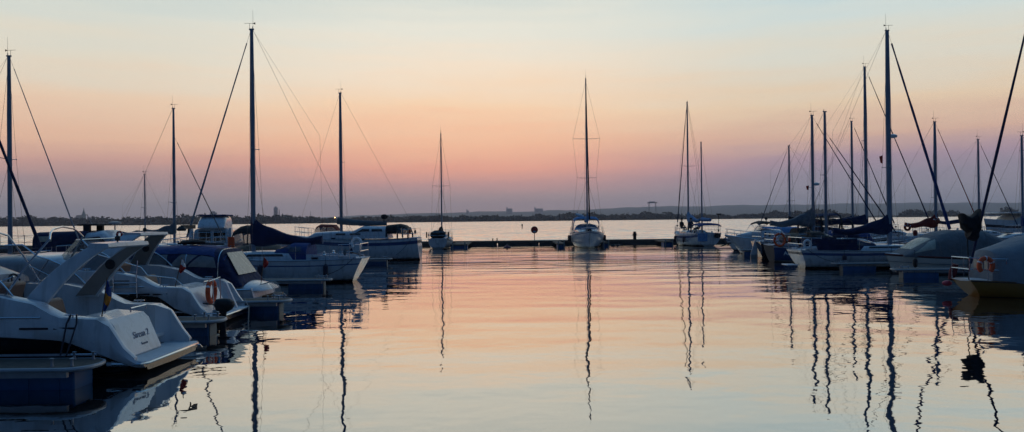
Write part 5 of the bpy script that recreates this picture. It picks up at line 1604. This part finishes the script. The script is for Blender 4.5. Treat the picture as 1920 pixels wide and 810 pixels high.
# ---------------------------------------------------------------- water
wm_ = bpy.data.meshes.new('water')
WX, WY0, WY1 = 8500, -300, 8300
wm_.from_pydata([(-WX, WY0, 0), (WX, WY0, 0), (WX, WY1, 0), (-WX, WY1, 0)], [], [(0, 1, 2, 3)])
wo_ = bpy.data.objects.new('water', wm_)
col.objects.link(wo_)
tag(wo_, kind='structure')
wt = bpy.data.materials.new('water')
wt.use_nodes = True
nt = wt.node_tree
nt.nodes.clear()
N = nt.nodes.new
Lk = nt.links.new
geo = N('ShaderNodeNewGeometry')
sep = N('ShaderNodeSeparateXYZ')
Lk(geo.outputs['Position'], sep.inputs[0])


def math_(op, a, b=None, c=None):
    m = N('ShaderNodeMath')
    m.operation = op
    for i, v in enumerate((a, b, c)):
        if v is None: continue
        if isinstance(v, (int, float)): m.inputs[i].default_value = v
        else: Lk(v, m.inputs[i])
    return m.outputs[0]


def maprange(v, a, b, c, d, smooth=True):
    m = N('ShaderNodeMapRange')
    m.interpolation_type = 'SMOOTHSTEP' if smooth else 'LINEAR'
    Lk(v, m.inputs['Value'])
    for k, q in zip(('From Min', 'From Max', 'To Min', 'To Max'), (a, b, c, d)):
        m.inputs[k].default_value = q
    return m.outputs[0]


def noise(scale, detail=2, rough=0.5, dist=0.0, off=(0, 0, 0)):
    mp = N('ShaderNodeMapping')
    mp.inputs['Scale'].default_value = scale
    mp.inputs['Location'].default_value = off
    Lk(geo.outputs['Position'], mp.inputs['Vector'])
    n_ = N('ShaderNodeTexNoise')
    n_.inputs['Scale'].default_value = 1
    n_.inputs['Detail'].default_value = detail
    n_.inputs['Roughness'].default_value = rough
    n_.inputs['Distortion'].default_value = dist
    Lk(mp.outputs[0], n_.inputs['Vector'])
    return n_.outputs['Fac']


open_ = maprange(sep.outputs['Y'], 74.2, 77.0, 0.0, 1.0)
patch = maprange(noise((0.03, 0.09, 1), 3, 0.55, 0, (3, 1, 0)), 0.35, 0.68, 0.35, 1.3)
farr = maprange(sep.outputs['Y'], 14, 60, 0.75, 1.7)
calm_h = math_('MULTIPLY', math_('ADD', math_('ADD', math_('MULTIPLY', noise((0.9, 1.1, 1), 2, 0.5), 0.017), math_('MULTIPLY', noise((0.28, 0.5, 1), 1, 0.5, 0, (7, 2, 0)), 0.045)), math_('ADD', math_('MULTIPLY', noise((3.2, 4.2, 1), 2, 0.5), 0.0022), math_('MULTIPLY', math_('MULTIPLY', noise((0.1, 0.85, 1), 3, 0.6, 0.3, (4, 4, 0)), 0.04), maprange(sep.outputs['Y'], 16, 50, 0.1, 1.4)))), math_('MULTIPLY', patch, farr))
bmp = N('ShaderNodeBump')
bmp.inputs['Distance'].default_value = 1.0
bmp.inputs['Strength'].default_value = 1.0
Lk(calm_h, bmp.inputs['Height'])
# wind waves outside the pier: slopes taken straight from noise
sy3 = math_('SUBTRACT', noise((0.4, 1.5, 1), 2, 0.6, 0, (6, 1, 0)), 0.5)
sx1 = math_('SUBTRACT', noise((0.22, 0.75, 1), 3, 0.65), 0.5)
sy1 = math_('SUBTRACT', noise((0.1, 0.3, 1), 4, 0.66, 0, (9, 3, 0)), 0.5)
sy2 = math_('SUBTRACT', noise((0.03, 0.08, 1), 4, 0.65, 0, (2, 8, 0)), 0.5)
cmb = N('ShaderNodeCombineXYZ')
Lk(math_('MULTIPLY', sx1, 0.5), cmb.inputs[0])
Lk(math_('MULTIPLY', math_('ADD', math_('ABSOLUTE', math_('ADD', math_('ADD', math_('MULTIPLY', sy1, 1.3), math_('MULTIPLY', sy3, 0.8)), math_('MULTIPLY', sy2, 0.8))), 0.005), -1.0), cmb.inputs[1])
cmb.inputs[2].default_value = 1.0
nrm = N('ShaderNodeVectorMath'); nrm.operation = 'NORMALIZE'
Lk(cmb.outputs[0], nrm.inputs[0])
nmix = N('ShaderNodeMix'); nmix.data_type = 'VECTOR'
Lk(open_, nmix.inputs[0]); Lk(bmp.outputs[0], nmix.inputs[4]); Lk(nrm.outputs[0], nmix.inputs[5])
WN = nmix.outputs[1]
gl = N('ShaderNodeBsdfGlossy')
gl.inputs['Color'].default_value = (1.0, 0.98, 0.95, 1)
Lk(maprange(sep.outputs['Y'], 74, 400, 0.0, 0.12), gl.inputs['Roughness'])
df = N('ShaderNodeBsdfDiffuse')
df.inputs['Color'].default_value = (0.006, 0.012, 0.018, 1)
Lk(WN, gl.inputs['Normal'])
Lk(WN, df.inputs['Normal'])
lw = N('ShaderNodeLayerWeight')
lw.inputs['Blend'].default_value = 0.5
Lk(WN, lw.inputs['Normal'])
fac = math_('ADD', math_('MULTIPLY', math_('POWER', lw.outputs['Facing'], 1.65), 0.96), 0.03)
mx_ = N('ShaderNodeMixShader')
Lk(fac, mx_.inputs[0]); Lk(df.outputs[0], mx_.inputs[1]); Lk(gl.outputs[0], mx_.inputs[2])
ou = N('ShaderNodeOutputMaterial')
Lk(mx_.outputs[0], ou.inputs['Surface'])
wm_.materials.append(wt)

# ---------------------------------------------------------------- haze
hb_ = MB().bb(-8800, 8800, -600, 8800, -1.5, 190).build('haze', [], smooth=False)
tag(hb_, kind='stuff')
hz2 = bpy.data.materials.new('haze')
hz2.use_nodes = True
hz2.node_tree.nodes.clear()
pv = hz2.node_tree.nodes.new('ShaderNodeVolumePrincipled')
pv.inputs['Color'].default_value = (0.66, 0.76, 1.0, 1)
pv.inputs['Density'].default_value = HAZE
pv.inputs['Anisotropy'].default_value = 0.7
oo = hz2.node_tree.nodes.new('ShaderNodeOutputMaterial')
hz2.node_tree.links.new(pv.outputs[0], oo.inputs['Volume'])
hb_.data.materials.clear()
hb_.data.materials.append(hz2)

# ---------------------------------------------------------------- sky
world = bpy.data.worlds.new('World')
sc.world = world
world.use_nodes = True
nt = world.node_tree
nt.nodes.clear()
N = nt.nodes.new
Lk = nt.links.new
tc = N('ShaderNodeTexCoord')
sep = N('ShaderNodeSeparateXYZ')
Lk(tc.outputs['Generated'], sep.inputs[0])
# faint uneven streaks of high haze
mp_ = N('ShaderNodeMapping')
mp_.inputs['Scale'].default_value = (2.2, 2.2, 26)
mp_.inputs['Rotation'].default_value = (0, R(1.2), 0)
Lk(tc.outputs['Generated'], mp_.inputs['Vector'])
ns_ = N('ShaderNodeTexNoise')
ns_.inputs['Scale'].default_value = 1
ns_.inputs['Detail'].default_value = 5
ns_.inputs['Roughness'].default_value = 0.6
Lk(mp_.outputs[0], ns_.inputs['Vector'])
zj = math_('ADD', sep.outputs['Z'], math_('MULTIPLY', math_('SUBTRACT', ns_.outputs['Fac'], 0.5), math_('MULTIPLY', math_('ADD', math_('MINIMUM', math_('MAXIMUM', sep.outputs['Z'], 0.0), 0.3), 0.012), 0.6)))
fac_el = math_('SQRT', math_('MAXIMUM', zj, 0.0))


def el(e):
    return math.sqrt(math.sin(R(e)))


def ramp(stops):
    cr = N('ShaderNodeValToRGB')
    Lk(fac_el, cr.inputs['Fac'])
    e = cr.color_ramp.elements
    while len(e) > 1: e.remove(e[-1])
    e[0].position = el(stops[0][0]); e[0].color = stops[0][1]
    for a, c in stops[1:]:
        x = e.new(el(a)); x.color = c
    return cr.outputs['Color']


ZEN = [(28, (0.31, 0.44, 0.53, 1)), (48, (0.12, 0.28, 0.47, 1)), (90, (0.04, 0.15, 0.35, 1))]
centre = ramp([(0, lin(176, 156, 156)), (1.7, lin(184, 156, 155)), (2.9, lin(212, 158, 150)), (4.1, lin(246, 171, 144)), (5.8, lin(255, 195, 156)), (8, lin(255, 217, 178)), (11, lin(248, 229, 204)), (14, lin(234, 231, 216)), (17, lin(217, 222, 213))] + ZEN)
sidec = ramp([(0, lin(164, 156, 160)), (1.7, lin(166, 152, 154)), (2.9, lin(176, 148, 148)), (4.1, lin(212, 163, 149)), (5.8, lin(236, 189, 158)), (8, lin(238, 208, 178)), (11, lin(228, 219, 199)), (14, lin(216, 219, 208)), (17, lin(202, 213, 208))] + ZEN)
rightc = ramp([(0, lin(154, 154, 164)), (1.7, lin(152, 146, 158)), (2.9, lin(152, 141, 156)), (4.1, lin(172, 146, 160)), (5.8, lin(218, 178, 156)), (8, lin(232, 206, 174)), (11, lin(222, 218, 202)), (14, lin(211, 220, 214)), (17, lin(195, 215, 217))] + ZEN)
back = ramp([(0, (0.010, 0.020, 0.048, 1)), (10, (0.012, 0.026, 0.065, 1)), (25, (0.018, 0.045, 0.11, 1)), (50, (0.028, 0.09, 0.21, 1)), (90, (0.04, 0.15, 0.35, 1))])
az = math_('ARCTAN2', sep.outputs['X'], sep.outputs['Y'])
aza = math_('ABSOLUTE', math_('ADD', az, R(0)))
m1 = N('ShaderNodeMix'); m1.data_type = 'RGBA'
Lk(maprange(math_('ABSOLUTE', math_('ADD', az, R(4))), R(2), R(26), 0, 1), m1.inputs[0]); Lk(centre, m1.inputs[6])
m0 = N('ShaderNodeMix'); m0.data_type = 'RGBA'
Lk(maprange(az, R(-8), R(16), 0, 1), m0.inputs[0]); Lk(sidec, m0.inputs[6]); Lk(rightc, m0.inputs[7]); Lk(m0.outputs[2], m1.inputs[7])
m2_ = N('ShaderNodeMix'); m2_.data_type = 'RGBA'
Lk(maprange(aza, R(40), R(100), 0, 1), m2_.inputs[0]); Lk(m1.outputs[2], m2_.inputs[6]); Lk(back, m2_.inputs[7])
# soft uneven bands in the afterglow
sk = N('ShaderNodeTexSky')
sk.sky_type = 'NISHITA'
sk.sun_disc = False
sk.sun_elevation = R(0.0)
sk.sun_rotation = R(0)
bg1 = N('ShaderNodeBackground')
Lk(m2_.outputs[2], bg1.inputs['Color'])
bg1.inputs['Strength'].default_value = SKYK
bg2 = N('ShaderNodeBackground')
Lk(sk.outputs[0], bg2.inputs['Color'])
bg2.inputs['Strength'].default_value = 0.004
ad = N('ShaderNodeAddShader')
Lk(bg1.outputs[0], ad.inputs[0]); Lk(bg2.outputs[0], ad.inputs[1])
wo2 = N('ShaderNodeOutputWorld')
Lk(ad.outputs[0], wo2.inputs['Surface'])
world.cycles.sampling_method = 'MANUAL'
world.cycles.sample_map_resolution = 512

# ---------------------------------------------------------------- render settings
sc.view_settings.view_transform = 'Standard'
sc.view_settings.look = 'None'
sc.view_settings.exposure = 0
sc.view_settings.gamma = 1
sc.render.engine = 'CYCLES'
sc.cycles.use_denoising = True
sc.cycles.max_bounces = 8
sc.cycles.transparent_max_bounces = 16
sc.cycles.volume_bounces = 0
